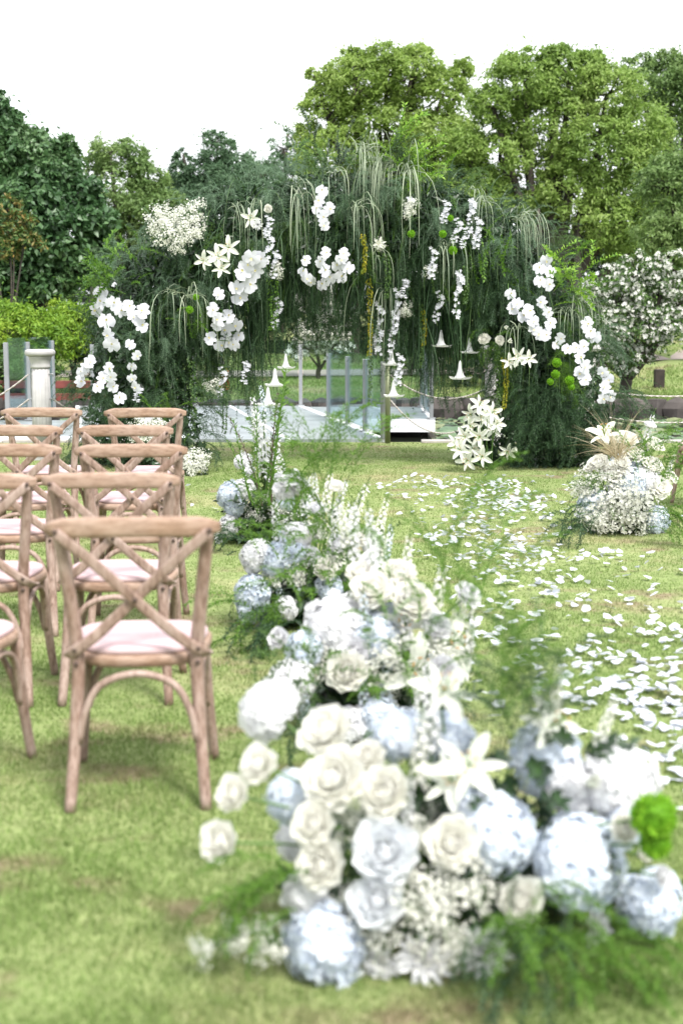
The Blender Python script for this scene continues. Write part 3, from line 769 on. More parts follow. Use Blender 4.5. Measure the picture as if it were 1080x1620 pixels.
for i, (x, y, r, lb) in enumerate(spots):
    c = chair if i == 0 else copy_thing(chair)
    c.location = (x, y, 0); c.rotation_euler = (0, 0, math.radians(r)); c['label'] = lb

# ------------------------------------------------------------------ flowers
def petal(Lg, Wd, cup=.3, bend=.6, curl=0.0, nu=5, nv=3, ruffle=0.0, tilt=0.0, tip=1.0, base=.25):
    """petal growing along +X from the origin, facing +Z; bend lifts it up, curl rolls its tip out"""
    V = []; F = []
    x = z = 0; ang = tilt; st = Lg/nu
    rows = []
    for i in range(nu+1):
        u = i/nu; w = Wd/2*(base+(1-base)*math.sin(min(1, u*1.15+.08)*PI*.5))*(math.sqrt(max(0, 1-((u-.55)/.47)**4)) if u > .55 else 1)*(1 if tip == 1 else (1-u**2*(1-tip)))
        if i == nu: w = Wd*.08
        for j in range(-nv, nv+1):
            v = j/nv; yy = v*w; lift = cup*w*(v*v) + ruffle*math.sin(v*7+u*9)*w*u
            V.append((x-math.sin(ang)*lift, yy, z+math.cos(ang)*lift))
        ang += (bend - curl*u*3)/nu; x += math.cos(ang)*st; z += math.sin(ang)*st
    c = 2*nv+1
    for i in range(nu):
        for j in range(2*nv): a = i*c+j; F.append((a, a+c, a+c+1, a+1))
    return np.array(V), [np.array(F)]

def ringed(mb, T, n, r0, elev, z0, off=0, jit=.08, mat=0, sc=1.0):
    V, F = T
    for k in range(n):
        a = off+2*PI*k/n+random.uniform(-jit, jit)*2; e = elev+random.uniform(-jit, jit); s_ = sc*random.uniform(.93, 1.07)
        ce, se = math.cos(e), math.sin(e)
        W_ = V*s_; X = W_[:, 0]*ce - W_[:, 2]*se + r0; Z = W_[:, 0]*se + W_[:, 2]*ce + z0; Yv = W_[:, 1]
        mb.add(np.stack([X*math.cos(a)-Yv*math.sin(a), X*math.sin(a)+Yv*math.cos(a), Z], 1), F, mat)

def rose_mesh(name, mat, open_=.5):
    """unit rose: about 1 across, facing +Z"""
    m = MB()   # n, root radius, elevation, length, width, bend
    layers = [(3, .01, 1.35, .30, .28, .9), (4, .04, 1.22, .36, .36, .85), (5, .06, 1.08, .40, .42, .8), (6, .08, .92, .44, .46, .75), (7, .10, .74-.05*open_, .47, .50, .68), (8, .12, .52-.15*open_, .50, .54, .6), (8, .13, .28-.2*open_, .50, .56, .55)]
    for i, (n, r0, el, Lg, Wd, bd) in enumerate(layers):
        for q in range(n):
            T = petal(Lg*random.uniform(.9, 1.08), Wd*random.uniform(.85, 1.1), random.uniform(.35, .6), bd+random.uniform(-.1, .1), (.08+.14*open_)*(i > 2)+random.uniform(0, .05), 5, 2, .06)
            ringed(m, T, 1, r0, el+random.uniform(-.1, .1), -.16-.008*i, i*1.1+2*PI*q/n+random.uniform(-.15, .15), 0)
    return m.mesh(name, mat)
def lily_mesh(name, closed=False):
    m = MB(); T = petal(.62, .34, .5, -.15 if not closed else .5, .38 if not closed else 0, 7, 2, .05, tip=.35)
    T2 = petal(.60, .23, .5, -.15 if not closed else .5, .42 if not closed else 0, 7, 2, .03, tip=.3)
    el = .55 if not closed else 1.1
    ringed(m, T, 3, .02, el, -.1, 0, .1); ringed(m, T2, 3, .02, el-.05, -.11, PI/3, .1)
    if not closed:
        for k in range(6):
            a = k*PI/3+.2; d = Vector((math.cos(a), math.sin(a), 0))
            m.add(*tube([Vector((0, 0, -.05)), d*.06+Vector((0, 0, .2)), d*.14+Vector((0, 0, .36))], .008, 4), 1)
            m.add(*tube([d*.14+Vector((0, 0, .36))-Vector((-d.y, d.x, 0))*.035, d*.145+Vector((0, 0, .37))+Vector((-d.y, d.x, 0))*.035], .014, 5), 2)
        m.add(*tube([(0, 0, -.05), (.02, .01, .42)], [.012, .018], 5), 1)
    return m.mesh(name, [M['lily'], M['leaf_lime'], M['anther']])
def daisy_mesh(name, mat):
    """spider-petalled star mum"""
    m = MB()
    for i, (n, el, Lg) in enumerate([(12, .15, .5), (11, .45, .46), (9, .8, .38), (7, 1.15, .28)]):
        ringed(m, petal(Lg, .13, .6, .3, .1, 4, 1, 0), n, .03, el, 0, i*.4, .12)
    return m.mesh(name, mat)
def hydrangea_mesh(name, mat, n=150, core=True):
    m = MB(); i = np.arange(n); ph = np.arccos(1-1.55*(i+.5)/n); th = i*2.399963
    D = np.stack([np.sin(ph)*np.cos(th), np.sin(ph)*np.sin(th), np.cos(ph)], 1)
    V = []; F = []
    for k in range(4):
        a = k*PI/2; b = len(V)
        for (x, y, z) in [(.0, 0, 0), (.45, -.42, .10), (.95, -.36, .02), (1.08, 0, -.10), (.95, .36, .02), (.45, .42, .10)]:
            V.append((x*math.cos(a)-y*math.sin(a), x*math.sin(a)+y*math.cos(a), z))
        F += [(b, b+1, b+2, b+3), (b, b+3, b+4, b+5)]
    T = (np.array(V), [np.array(F)])
    jit = norm(D+rng.normal(0, .22, (n, 3))); rad = .5*(.80+.20*rng.random(n)+.06*np.sin(D[:, 0]*7+D[:, 1]*5))
    m.inst(T, rot_to(jit), D*rad[:, None]*np.array([1, 1, .85]), (.105*rng.uniform(.75, 1.25, n)))
    if core:
        V, F = lathe([(.02, -.2), (.26, -.15), (.345, .0), (.31, .15), (.18, .26), (.02, .30)], 12); m.add(V, F, 0)
    return m.mesh(name, mat, smooth=False)
def orchid_mesh(name):
    m = MB(); wide = petal(.50, .60, -.12, .12, .12, 4, 2, 0, base=.35); nar = petal(.48, .30, .1, .1, .1, 4, 2, 0)
    for a in (0, PI): # two broad petals
        V, F = wide; m.add(np.stack([V[:, 0]*math.cos(a)-V[:, 1]*math.sin(a), V[:, 0]*math.sin(a)+V[:, 1]*math.cos(a)+.04, V[:, 2]+.02], 1), F)
    for a in (PI/2, -PI/2-.55, -PI/2+.55):
        V, F = nar; m.add(np.stack([V[:, 0]*math.cos(a)-V[:, 1]*math.sin(a), V[:, 0]*math.sin(a)+V[:, 1]*math.cos(a), V[:, 2]], 1), F)
    V, F = petal(.2, .16, .9, .9, 0, 3, 2, 0); a = -PI/2
    m.add(np.stack([V[:, 0]*math.cos(a)-V[:, 1]*math.sin(a), V[:, 0]*math.sin(a)+V[:, 1]*math.cos(a), V[:, 2]+.04], 1), F, 1)
    return m.mesh(name, [M['orchid'], M['lip']])
def ball_mesh(name):
    n = 420; D = rand_dirs(n); m = MB(); m.inst(LEAFW, rot_to(np.cross(D, rand_dirs(n))), D*.30, .22*np.ones(n))
    # tufts point outwards: turn local X outward
    m2 = MB(); X = D; Zv = norm(np.cross(D, rand_dirs(n))); Yv = np.cross(Zv, X); R = np.stack([X, Yv, Zv], 2)
    m2.inst(LEAFW, R, D*.32, rng.uniform(.14, .2, n)); m2.add(*lathe([(.02, -.4), (.28, -.28), (.4, 0), (.28, .28), (.02, .4)], 12)); return m2.mesh(name, M['greenball'])
def gyp_mesh(name, n=260, spread=(.5, .5, .38), stars=None, stems=True, size=.028):
    """cloud of baby's breath inside a unit ball, facing +Z"""
    m = MB(); nc = 17; cd = rand_dirs(nc); cd[:, 2] = np.abs(cd[:, 2]); cc = cd*rng.uniform(.35, .95, (nc, 1)); k = rng.integers(0, nc, n)
    q = cc[k]+rng.normal(0, 1, (n, 3))*rng.uniform(.10, .22, nc)[k][:, None]; D = norm(q+np.array([0, 0, .3])); pos = q*np.array(spread)
    m.inst(star_template(5, 1.0, .45), rot_to(norm(D+rng.normal(0, .5, (n, 3)))), pos, size*rng.uniform(.6, 1.35, n))
    if stems:
        for i in range(0, n, 5):
            p = Vector(pos[i]); m.add(*tube([Vector((0, 0, -.25)), p*.55+Vector((0, 0, -.08)), p], .0035, 3, False), 1)
    return m.mesh(name, [M['gyp'], M['stem']], smooth=False)
def spike_mesh(name, mat, n=42, size=.05, taper=True, bend=0.0, leaf=True):
    """upright flower spike 1 long along +Z"""
    m = MB(); st = star_template(4, 1.0, .5); pos = []; D = []; sc = []
    cx_ = lambda u: (bend*u*u, 0, u)
    for i in range(n):
        u = .22+.72*i/n; a = i*2.4; rr = (.075*(1-.6*u) if taper else .05); c = cx_(u)
        D.append((math.cos(a), math.sin(a), .35)); pos.append((c[0]+rr*math.cos(a), rr*math.sin(a), c[2])); sc.append(size*(1.15-.75*u if taper else 1)*random.uniform(.8, 1.2))
    m.inst(st, rot_to(np.array(D)), np.array(pos), np.array(sc))
    m.inst(st, rot_to(np.array(D)+rng.normal(0, .2, (n, 3))), np.array(pos)+norm(np.array(D))*.012, np.array(sc)*.6)
    m.add(*tube([cx_(u) for u in np.linspace(0, 1.04, 8)], list(np.linspace(.012, .004, 8)), 5), 1)
    k = 8; uu = rng.uniform(.9, 1.04, k); m.inst(LEAF, rot_to(rand_dirs(k)), np.array([cx_(u) for u in uu]), .05*np.ones(k), 1)
    if leaf:
        k = 16; uu = rng.uniform(.02, .4, k); m.inst(LEAF, rot_to(rand_dirs(k)+np.array([0, 0, .3])), np.array([cx_(u) for u in uu]), .14*np.ones(k), 1)
    return m.mesh(name, [mat, M['leaf_mid']], smooth=False)
def twig_template(n=16, leaf=.16, lw=LEAF, droop=.25):
    """leafy twig 1 long growing along +Z, bending to +X"""
    V = []; F = []; m = MB()
    path = [Vector((droop*u*u, 0, u*(1-.12*droop*u))) for u in np.linspace(0, 1, 7)]
    m.add(*tube(path, list(np.linspace(.010, .003, 7)), 4, False))
    D = []; pos = []
    for i in range(n):
        u = .12+.88*i/n; k = min(int(u*6), 5); p = path[k].lerp(path[k+1], u*6-k); a = i*2.4
        D.append((math.cos(a)*.75, math.sin(a)*.75, .55)); pos.append(tuple(p))
    D = norm(np.array(D)); X = D; Zv = norm(np.cross(np.cross(D, np.array([0, 0, 1.])), D)); Yv = np.cross(Zv, X)
    m.inst(lw, np.stack([X, Yv, Zv], 2), np.array(pos), leaf*rng.uniform(.7, 1.2, n))
    Vall = np.concatenate(m.v); d = {}
    for a, _ in m.f: d.setdefault(a.shape[1], []).append(a)
    return Vall, [np.concatenate(v) for v in d.values()]
def plume_template(nb=16, nn=7, droop=.9, w=.006, spread=.2, needle=.045):
    """feathery fern plume 1 long: starts along +Z, arches over to +X and down"""
    m = MB(); K = 12; path = []; p = np.zeros(3); ang = PI/2
    for i in range(K+1):
        path.append(p.copy()); ang -= droop*2.0/K*(.5+i/K); p = p+np.array([math.cos(ang), 0, math.sin(ang)])/K
    path = np.array(path); V = []; F = []
    def rib(a, b, w0, n):
        i = len(V); V.extend([a-n*w0, a+n*w0, b]); F.append((i, i+1, i+2))
    for i in range(K): rib(path[i], path[i+1], w*1.3, np.array([0, 1., 0]))
    r = np.random.default_rng(int(nb*100+nn*10+droop*7))
    for i in range(nb):
        u = .10+.88*i/nb; k = min(int(u*K), K-1); c = path[k]+(path[k+1]-path[k])*(u*K-k); tg = path[k+1]-path[k]; tg = tg/np.linalg.norm(tg)
        for s_ in (-1, 1):
            Lb = spread*(math.sin(min(1, u*1.25)*PI)*.75+.35)*r.uniform(.75, 1.2)
            d = tg*.9+np.array([0, s_*.8, 0])+r.normal(0, .22, 3); d /= np.linalg.norm(d)
            e = c+d*Lb; e[2] -= Lb*.25; nrm = np.cross(d, r.normal(size=3)); nrm /= np.linalg.norm(nrm)
            rib(c, e, w*.7, nrm)
            for q in range(nn):
                b = c+(e-c)*(q+.7)/nn; dd = d*.7+r.normal(0, .6, 3); dd /= np.linalg.norm(dd); n2 = np.cross(dd, r.normal(size=3)); n2 /= np.linalg.norm(n2)
                rib(b, b+dd*needle*r.uniform(.6, 1.2), w*.75, n2)
    return np.array(V), [np.array(F)]
def strands(mb, B, D, Ln, w, fall=1.0, K=6, mat=0, stiff=.5):
    """hanging ribbons: base B, start direction D, length Ln; they bow over and fall"""
    n = len(B); p = np.array(B, dtype=float); d = norm(np.array(D, dtype=float)); pts = [p.copy()]
    Ln = np.broadcast_to(Ln, (n,)); side = norm(np.cross(d, rng.normal(size=(n, 3))))
    g = np.array([0, 0, -1.0])
    for k in range(K):
        d = norm(d + g*fall*(1.0/K)*(1.5+k*stiff) + rng.normal(0, .05, (n, 3))); p = p + d*(Ln/K)[:, None]; pts.append(p.copy())
    PT = np.stack(pts, 1); ww = (w*(1-np.linspace(0, 1, K+1)**2*.85))[None, :, None] if np.isscalar(w) else (np.asarray(w)[:, None]*(1-np.linspace(0, 1, K+1)**2*.85)[None])[:, :, None]
    A = PT-side[:, None]*ww; Bv = PT+side[:, None]*ww
    V = np.stack([A, Bv], 2).reshape(n, -1, 3); base = np.arange(n)[:, None]*(2*(K+1))
    F = []
    for k in range(K): F.append(np.concatenate([base+2*k, base+2*k+1, base+2*k+3, base+2*k+2], 1))
    mb.add(V.reshape(-1, 3), [np.concatenate(F)], mat)

MS = {}
for i in range(3):
    MS['rose%d' % i] = rose_mesh('rose', M['cream'], .3+.35*i); MS['wrose%d' % i] = rose_mesh('rose', M['white'], .3+.35*i); MS['brose%d' % i] = rose_mesh('rose', M['palerose'], .3+.35*i)
    MS['hyd%d' % i] = hydrangea_mesh('hydrangea', M['blue'], 150+20*i); MS['whyd%d' % i] = hydrangea_mesh('hydrangea', M['white'], 150+20*i)
    MS['lily%d' % i] = lily_mesh('lily'); MS['star%d' % i] = daisy_mesh('chrysanthemum', M['white'])
    MS['gyp%d' % i] = gyp_mesh('babys_breath', 430+60*i)
    MS['spike%d' % i] = spike_mesh('flower_spike', M['white'], 44, .055, True, .15*i-.1)
    MS['bspike%d' % i] = spike_mesh('flower_spike', M['blue'], 44, .05, True, .12*i)
    MS['cspike%d' % i] = spike_mesh('flower_spike', M['cream'], 40, .06, True, .15-.1*i)
    MS['orchid%d' % i] = orchid_mesh('orchid_blossom')
    MS['ball%d' % i] = ball_mesh('green_ball')
MS['bud0'] = lily_mesh('lily_bud', True); MS['bud1'] = MS['bud2'] = MS['bud0']
NAMES = {'rose': 'rose', 'wrose': 'rose', 'brose': 'rose', 'hyd': 'hydrangea', 'whyd': 'hydrangea', 'lily': 'lily', 'star': 'chrysanthemum', 'gyp': 'babys_breath',
         'spike': 'flower_spike', 'bspike': 'flower_spike', 'cspike': 'flower_spike', 'orchid': 'orchid_blossom', 'ball': 'green_carnation', 'bud': 'lily_bud'}
def put(kind, p, d, size, parent, squash=1.0):
    o = bpy.data.objects.new(NAMES[kind], MS[kind+str(random.randrange(3))]); COL.objects.link(o); o.parent = parent
    o.location = Vector(p)-wloc(parent); q = Vector(d).to_track_quat('Z', 'Y') @ Matrix.Rotation(random.uniform(0, 2*PI), 3, 'Z').to_quaternion()
    o.rotation_mode = 'QUATERNION'; o.rotation_quaternion = q; o.scale = (size, size, size*squash); return o

PL = [plume_template(16, 7, .9), plume_template(14, 6, 1.25), plume_template(18, 6, .6)]
TW = [twig_template(16, .2), twig_template(22, .14, LEAF, .5), twig_template(14, .24, LEAFW, .35)]

def sprays(mb, T, pos, D, size, mat=0):
    """T arches to local +X: aim local Z along D, local X kept as near to outward-and-down as possible"""
    D = norm(np.array(D, float)); X = norm(np.array([0, 0, -1.0]) - D*(-D[:, 2:3])+rng.normal(0, .25, D.shape)); X = norm(X - D*np.sum(X*D, 1, keepdims=True)); Yv = np.cross(D, X)
    mb.inst(T, np.stack([X, Yv, D], 2), pos, size, mat)

# ------------------------------------------------------------------ aisle flower arrangements
def arrangement(label, base, rx, ry, hz, items, group, fern=30, bright=20, twigs=30, seed=1, filler=0, cat='flower arrangement'):
    """items: (kind, px, py, diameter_px, depth offset toward the camera (m))"""
    random.seed(seed); b = Vector(base)
    t = thing('flower_arrangement', label, cat, (b.x, b.y, 0), group)
    ctr = b+Vector((0, 0, hz*.25)); stems = MB()
    for it in items:
        kind, px, py, dia = it[:4]; Yo = it[4] if len(it) > 4 else None
        # depth: on the mound surface, nearer to the camera the lower it is
        Y = b.y - (Yo if Yo is not None else 0)
        p = P(px, py, Y); size = dia/FPX*Y*(1.1 if kind != 'ball' else 1)
        if p.z < size*.4 and kind not in ('spike', 'bspike', 'cspike'): p.z = size*.4
        d = (p-ctr); d = Vector((d.x, d.y*1.0-.12, d.z*.7+.10)).normalized()
        if kind in ('lily', 'bud'): d = (d+Vector((random.uniform(-.3, .3), -.5, .1))).normalized()
        if kind in ('rose', 'brose', 'wrose'): d = (d+Vector((0, -.35, .25))).normalized()
        if 'rose' in kind: p = P(px, py, Y-.05); size *= .88
        if kind.endswith('spike'):
            d = Vector((d.x*.35+random.uniform(-.08, .08), -.05, 1)).normalized(); ln = size; q = p - d*ln*.5
            put(kind, q, d, ln, t); tip = q
        else:
            put(kind, p, d, size, t, 1.0); tip = p-d*size*.2
        mid = b.lerp(tip, .55)+Vector((0, 0, .1*hz)); root = b+Vector((random.uniform(-.3, .3)*rx, random.uniform(-.3, .3)*ry, .01))
        stems.add(*tube(smoothpath([root, mid, tip], 4), .0035, 4, False))
    m = MB()
    def mound(n, lo=.4, hi=1.0):
        D = rand_dirs(n); D[:, 2] = np.abs(D[:, 2])
        r = rng.uniform(lo, hi, n)[:, None]; pos = np.array([b.x, b.y, 0.02]) + D*r*np.array([rx*.8, ry*.8, hz*.62]); return pos, norm(D+np.array([0, 0, .25]))
    if fern:
        for k, mm in enumerate(('fern_dark',)):
            pos, D = mound(fern, .1, .8); D[:, 2] *= .45; mb_ = MB()
            for j in range(3): s_ = slice(j, None, 3); sprays(mb_, PL[j], pos[s_], D[s_], rng.uniform(.55, .95, len(pos[s_]))*min(.42, rx))
            stuff(mb_.build('fern_fronds', M[mm], t, smooth=False))
    if bright:
        pos, D = mound(bright, .3, .9); mb_ = MB()
        for j in range(3): s_ = slice(j, None, 3); sprays(mb_, PL[j], pos[s_], D[s_], rng.uniform(.5, .9, len(pos[s_]))*min(.38, rx))
        stuff(mb_.build('asparagus_fern', M['fern_bright'], t, smooth=False))
    if twigs:
        pos, D = mound(twigs, .15, .75); mb_ = MB()
        for j in range(3): s_ = slice(j, None, 3); sprays(mb_, TW[j], pos[s_], D[s_], rng.uniform(.16, .30, len(pos[s_])), j % 2)
        stuff(mb_.build('leafy_twigs', [M['leaf_dark'], M['leaf_mid']], t, smooth=False))
    # inner leaf mass hides the floral foam
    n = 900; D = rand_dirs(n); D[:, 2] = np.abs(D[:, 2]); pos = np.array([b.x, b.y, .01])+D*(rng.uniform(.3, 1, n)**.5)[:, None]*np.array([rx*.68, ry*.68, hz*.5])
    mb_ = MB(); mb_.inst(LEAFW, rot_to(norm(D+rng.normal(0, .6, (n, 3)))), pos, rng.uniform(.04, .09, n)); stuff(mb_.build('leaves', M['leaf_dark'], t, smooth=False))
    stuff(stems.build('stems', M['stem'], t))
    if filler:
        k = filler; kinds = ['gyp', 'spike', 'wrose', 'hyd', 'bspike', 'whyd']
        for i in range(k):
            D = rand_dirs(1)[0]; D = Vector((D[0], -abs(D[1])*.8, abs(D[2]))).normalized(); p = Vector((b.x+D.x*rx*.75, b.y+D.y*ry*.7, .05+D.z*hz*.6))
            kd = kinds[i % 6]; sz = {'gyp': .17, 'spike': .3, 'wrose': .07, 'hyd': .13, 'bspike': .28, 'whyd': .12}[kd]
            if kd.endswith('spike'): put(kd, p, Vector((D.x*.3, -.05, 1)), sz, t)
            else: put(kd, p, D, sz, t)
    return t
AG = 'flower arrangements lining the aisle'
# A: the near, blurred one
A_items = [('rose', 515, 1155, 88, .12), ('rose', 527, 1230, 100, .25), ('rose', 607, 1252, 86, .28), ('rose', 495, 1303, 72, .30), ('rose', 507, 1370, 82, .33), ('rose', 580, 1197, 56, .12),
    ('rose', 408, 1208, 64, .25), ('rose', 368, 1255, 60, .28), ('rose', 346, 1331, 70, .30), ('rose', 714, 1332, 84, .32), ('rose', 823, 1424, 76, .36), ('brose', 596, 1425, 86, .36), ('brose', 610, 1347, 102, .34),
    ('whyd', 480, 1412, 70, .33), ('hyd', 513, 1512, 132, .36), ('hyd', 462, 1262, 84, .2), ('hyd', 790, 1320, 116, .30), ('hyd', 915, 1362, 145, .30), ('hyd', 1032, 1425, 104, .22),
    ('whyd', 978, 1240, 132, .15), ('hyd', 862, 1205, 120, .08), ('whyd', 425, 1125, 96, -.05), ('hyd', 632, 1162, 84, .05), ('hyd', 985, 1310, 60, .25), ('hyd', 735, 1285, 80, .15), ('whyd', 905, 1250, 90, .15), ('hyd', 700, 1170, 90, 0),
    ('lily', 742, 1212, 98, .28), ('lily', 712, 1235, 80, .26), ('lily', 700, 1095, 90, .1), ('lily', 868, 1150, 90, .15), ('star', 670, 1562, 92, .38), ('star', 765, 1500, 90, .38), ('star', 935, 1495, 70, .2), ('star', 605, 1520, 60, .36),
    ('cspike', 882, 1110, 130, .1), ('cspike', 955, 1150, 120, .1), ('spike', 680, 1130, 170, .12), ('cspike', 660, 1200, 160, .2), ('spike', 640, 1290, 120, .3),
    ('gyp', 690, 1440, 165, .38), ('gyp', 640, 1400, 110, .36), ('gyp', 740, 1400, 100, .36), ('gyp', 600, 1480, 120, .36), ('gyp', 700, 1500, 110, .38), ('gyp', 425, 1490, 90, .36), ('gyp', 375, 1485, 74, .38), ('gyp', 325, 1500, 56, .38), ('gyp', 565, 1300, 90, .26), ('gyp', 660, 1330, 80, .3), ('gyp', 560, 1430, 80, .34),
    ('ball', 1033, 1292, 84, .42), ('ball', 1036, 1335, 58, .42), ('bud', 930, 1240, 60, .2), ('rose', 1020, 1350, 30, .24), ('rose', 985, 1310, 50, .3), ('wrose', 1048, 1385, 34, .24)]
arrangement('nearest and largest arrangement, cream roses and pale blue hydrangeas, blurred in the foreground', G(710, 1440), .62, .34, .60, A_items, AG, 22, 6, 0, 5, 6)
# B
B_items = [('whyd', 530, 990, 100, .12), ('rose', 590, 932, 66, .1), ('rose', 652, 950, 72, .12), ('rose', 630, 908, 60, .02), ('rose', 570, 905, 48, 0), ('whyd', 462, 1080, 74, .25), ('wrose', 440, 1010, 36, .2), ('cspike', 720, 980, 130, .05), ('cspike', 738, 1010, 150, .1),
    ('rose', 548, 1062, 64, .28), ('hyd', 590, 1010, 80, .15), ('bspike', 575, 1105, 110, .3), ('bspike', 480, 1120, 100, .3), ('bspike', 610, 1080, 120, .28), ('lily', 655, 1060, 100, .25), ('lily', 705, 1020, 90, .15), ('lily', 640, 990, 70, .15),
    ('wrose', 740, 940, 44, .05), ('wrose', 690, 990, 50, .15), ('hyd', 480, 1030, 60, .2), ('gyp', 620, 1040, 100, .25), ('gyp', 500, 1050, 80, .2), ('spike', 590, 860, 120, 0), ('spike', 560, 850, 110, -.05), ('spike', 660, 1130, 150, .35), ('cspike', 545, 835, 90, -.05), ('wrose', 700, 1065, 60, .3), ('whyd', 555, 1150, 66, .3), ('hyd', 600, 1140, 70, .3), ('cspike', 690, 960, 140, .05), ('cspike', 640, 900, 110, -.05), ('spike', 560, 1000, 110, .1), ('gyp', 700, 1040, 90, .2), ('gyp', 570, 960, 80, .05), ('wrose', 560, 1030, 50, .2), ('spike', 735, 1040, 130, .12)]
arrangement('second arrangement from the camera, open cream roses above white hydrangea', G(590, 1140), .42, .34, .62, B_items, AG, 16, 16, 14, 7, 8)
# C
C_items = [('hyd', 400, 940, 62, .15), ('whyd', 405, 880, 52, .1), ('hyd', 440, 885, 56, .12), ('hyd', 395, 965, 40, .18), ('bspike', 470, 910, 80, .15), ('gyp', 470, 900, 70, .12), ('wrose', 500, 805, 30, 0), ('wrose', 490, 880, 36, .1), ('spike', 545, 840, 100, .05), ('cspike', 560, 810, 100, 0), ('spike', 520, 860, 90, .1),
    ('rose', 572, 850, 34, .05), ('wrose', 460, 760, 40, -.1), ('wrose', 475, 770, 34, -.1), ('whyd', 455, 775, 44, -.1), ('rose', 530, 770, 32, -.1), ('spike', 500, 780, 70, -.05), ('cspike', 600, 880, 80, .1), ('wrose', 585, 895, 44, .15), ('gyp', 500, 840, 60, .05), ('bspike', 615, 870, 80, .05), ('hyd', 520, 930, 44, .15), ('whyd', 560, 960, 50, .2), ('bspike', 440, 930, 60, .15), ('spike', 575, 930, 80, .15), ('spike', 530, 800, 90, -.05), ('spike', 480, 790, 80, -.05), ('cspike', 515, 790, 90, 0), ('spike', 450, 850, 70, .05), ('wrose', 535, 860, 34, .1), ('rose', 515, 900, 40, .15), ('whyd', 470, 850, 50, .05), ('whyd', 590, 860, 44, .05), ('cspike', 600, 830, 90, 0), ('gyp', 540, 890, 70, .12)]
arrangement('third arrangement of the left aisle side with trailing fern and pale blue hydrangeas', G(500, 985), .40, .34, .62, C_items, AG, 20, 24, 26, 9, 8)
# D
D_items = [('hyd', 365, 782, 42, .1), ('whyd', 385, 775, 36, .1), ('hyd', 372, 800, 34, .12), ('whyd', 362, 832, 34, .15), ('star', 350, 850, 24, .15), ('spike', 412, 700, 110, 0), ('spike', 420, 720, 120, .05), ('spike', 405, 665, 80, 0), ('spike', 432, 740, 100, .05), ('wrose', 440, 755, 20, .1), ('whyd', 465, 760, 34, .05), ('spike', 450, 740, 60, .05), ('cspike', 480, 790, 60, .1),
    ('gyp', 425, 790, 50, .12), ('gyp', 445, 810, 46, .15), ('gyp', 400, 820, 46, .15), ('wrose', 440, 830, 18, .15), ('wrose', 395, 745, 20, .05), ('whyd', 385, 730, 28, 0), ('bspike', 420, 640, 60, 0), ('spike', 395, 740, 60, .05)]
dt = arrangement('farthest arrangement of the left aisle side with tall flowering branches', G(425, 855), .36, .32, .62, D_items, AG, 26, 30, 40, 13, 6)
# E
E_items = [('hyd', 940, 800, 52, .12), ('hyd', 995, 770, 60, .12), ('hyd', 1035, 825, 46, .14), ('hyd', 985, 735, 40, -.02), ('whyd', 1020, 762, 50, .08), ('gyp', 970, 815, 110, .2), ('gyp', 1000, 810, 100, .2), ('gyp', 935, 765, 60, .14), ('gyp', 950, 840, 60, .24), ('gyp', 1010, 840, 60, .22), ('gyp', 920, 770, 40, .14), ('gyp', 985, 790, 80, .2), ('gyp', 940, 830, 60, .2),
    ('rose', 966, 748, 38, .1), ('rose', 983, 732, 26, .08), ('rose', 1000, 718, 34, 0), ('rose', 1015, 754, 22, .08), ('rose', 1032, 735, 36, .02), ('rose', 1035, 703, 32, -.05), ('rose', 945, 732, 34, .05), ('rose', 932, 740, 18, .05), ('rose', 990, 693, 36, -.05), ('lily', 955, 688, 44, 0), ('rose', 1040, 768, 44, .08), ('rose', 1022, 778, 30, .1), ('rose', 1062, 755, 24, 0), ('wrose', 1028, 672, 20, -.1), ('bspike', 1010, 735, 50, 0), ('spike', 1020, 690, 70, -.05), ('rose', 985, 745, 24, .1), ('spike', 1060, 735, 40, -.05)]
et = arrangement('arrangement right of the aisle, cream tulips over a mound of tiny white blossom', G(985, 838), .33, .28, .62, E_items, AG, 40, 30, 24, 17, 0)

def add_twigs(t, spots, mat, name, size_mul=1.0, T=None):
    """spots: (px base, py base, px tip, py tip, Y)"""
    for k, (ax, ay, bx_, by_, Y) in enumerate(spots):
        a = P(ax, ay, Y); c = P(bx_, by_, Y); d = c-a; ln = d.length
        V, F = (T or TW[k % 3]); D = np.array([list(d.normalized())]); m = MB(); sprays(m, (V, F), np.array([list(a)]), D, np.array([ln])*size_mul)
        m.build(name, M[mat], t, smooth=False)
dense = twig_template(46, .07, LEAF, .15)
dense2 = twig_template(60, .05, LEAF, .2)
at_ = [o for o in bpy.data.objects if o.get('label', '').startswith('nearest and largest')][0]; bt_ = [o for o in bpy.data.objects if o.get('label', '').startswith('second arrangement')][0]
ct_ = [o for o in bpy.data.objects if o.get('label', '').startswith('third arrangement of')][0]
def fern_fan(t, px, py, Y, D, n, ln, mat, spread=.06, T=None, jit=.35):
    b = P(px, py, Y); b.z = max(b.z, .03); pos = np.array([list(b)])+rng.normal(0, spread, (n, 3)); pos[:, 2] = np.maximum(pos[:, 2], .02)
    m = MB(); sprays(m, T or PL[0], pos, norm(np.array(D)+rng.normal(0, jit, (n, 3))), rng.uniform(.6, 1.1, n)*ln); stuff(m.build('fern_fan', M[mat], t, smooth=False))
PB = plume_template(16, 5, .8, .012, .16, .06)
fern_fan(at_, 870, 1490, 2.98, (.1, -.6, .15), 22, .22, 'fern_bright', .06, PB); fern_fan(at_, 960, 1500, 3.0, (.6, -.5, .1), 22, .22, 'fern_bright', .05, PB); fern_fan(at_, 840, 1520, 2.97, (-.1, -.5, .1), 20, .20, 'fern_dark', .06, PB)
fern_fan(at_, 820, 1150, 3.25, (0, 0, 1), 16, .34, 'fern_dark', .05, PL[2], .25); fern_fan(at_, 790, 1120, 3.3, (.1, 0, 1), 14, .34, 'fern_bright', .05, PL[2], .25)
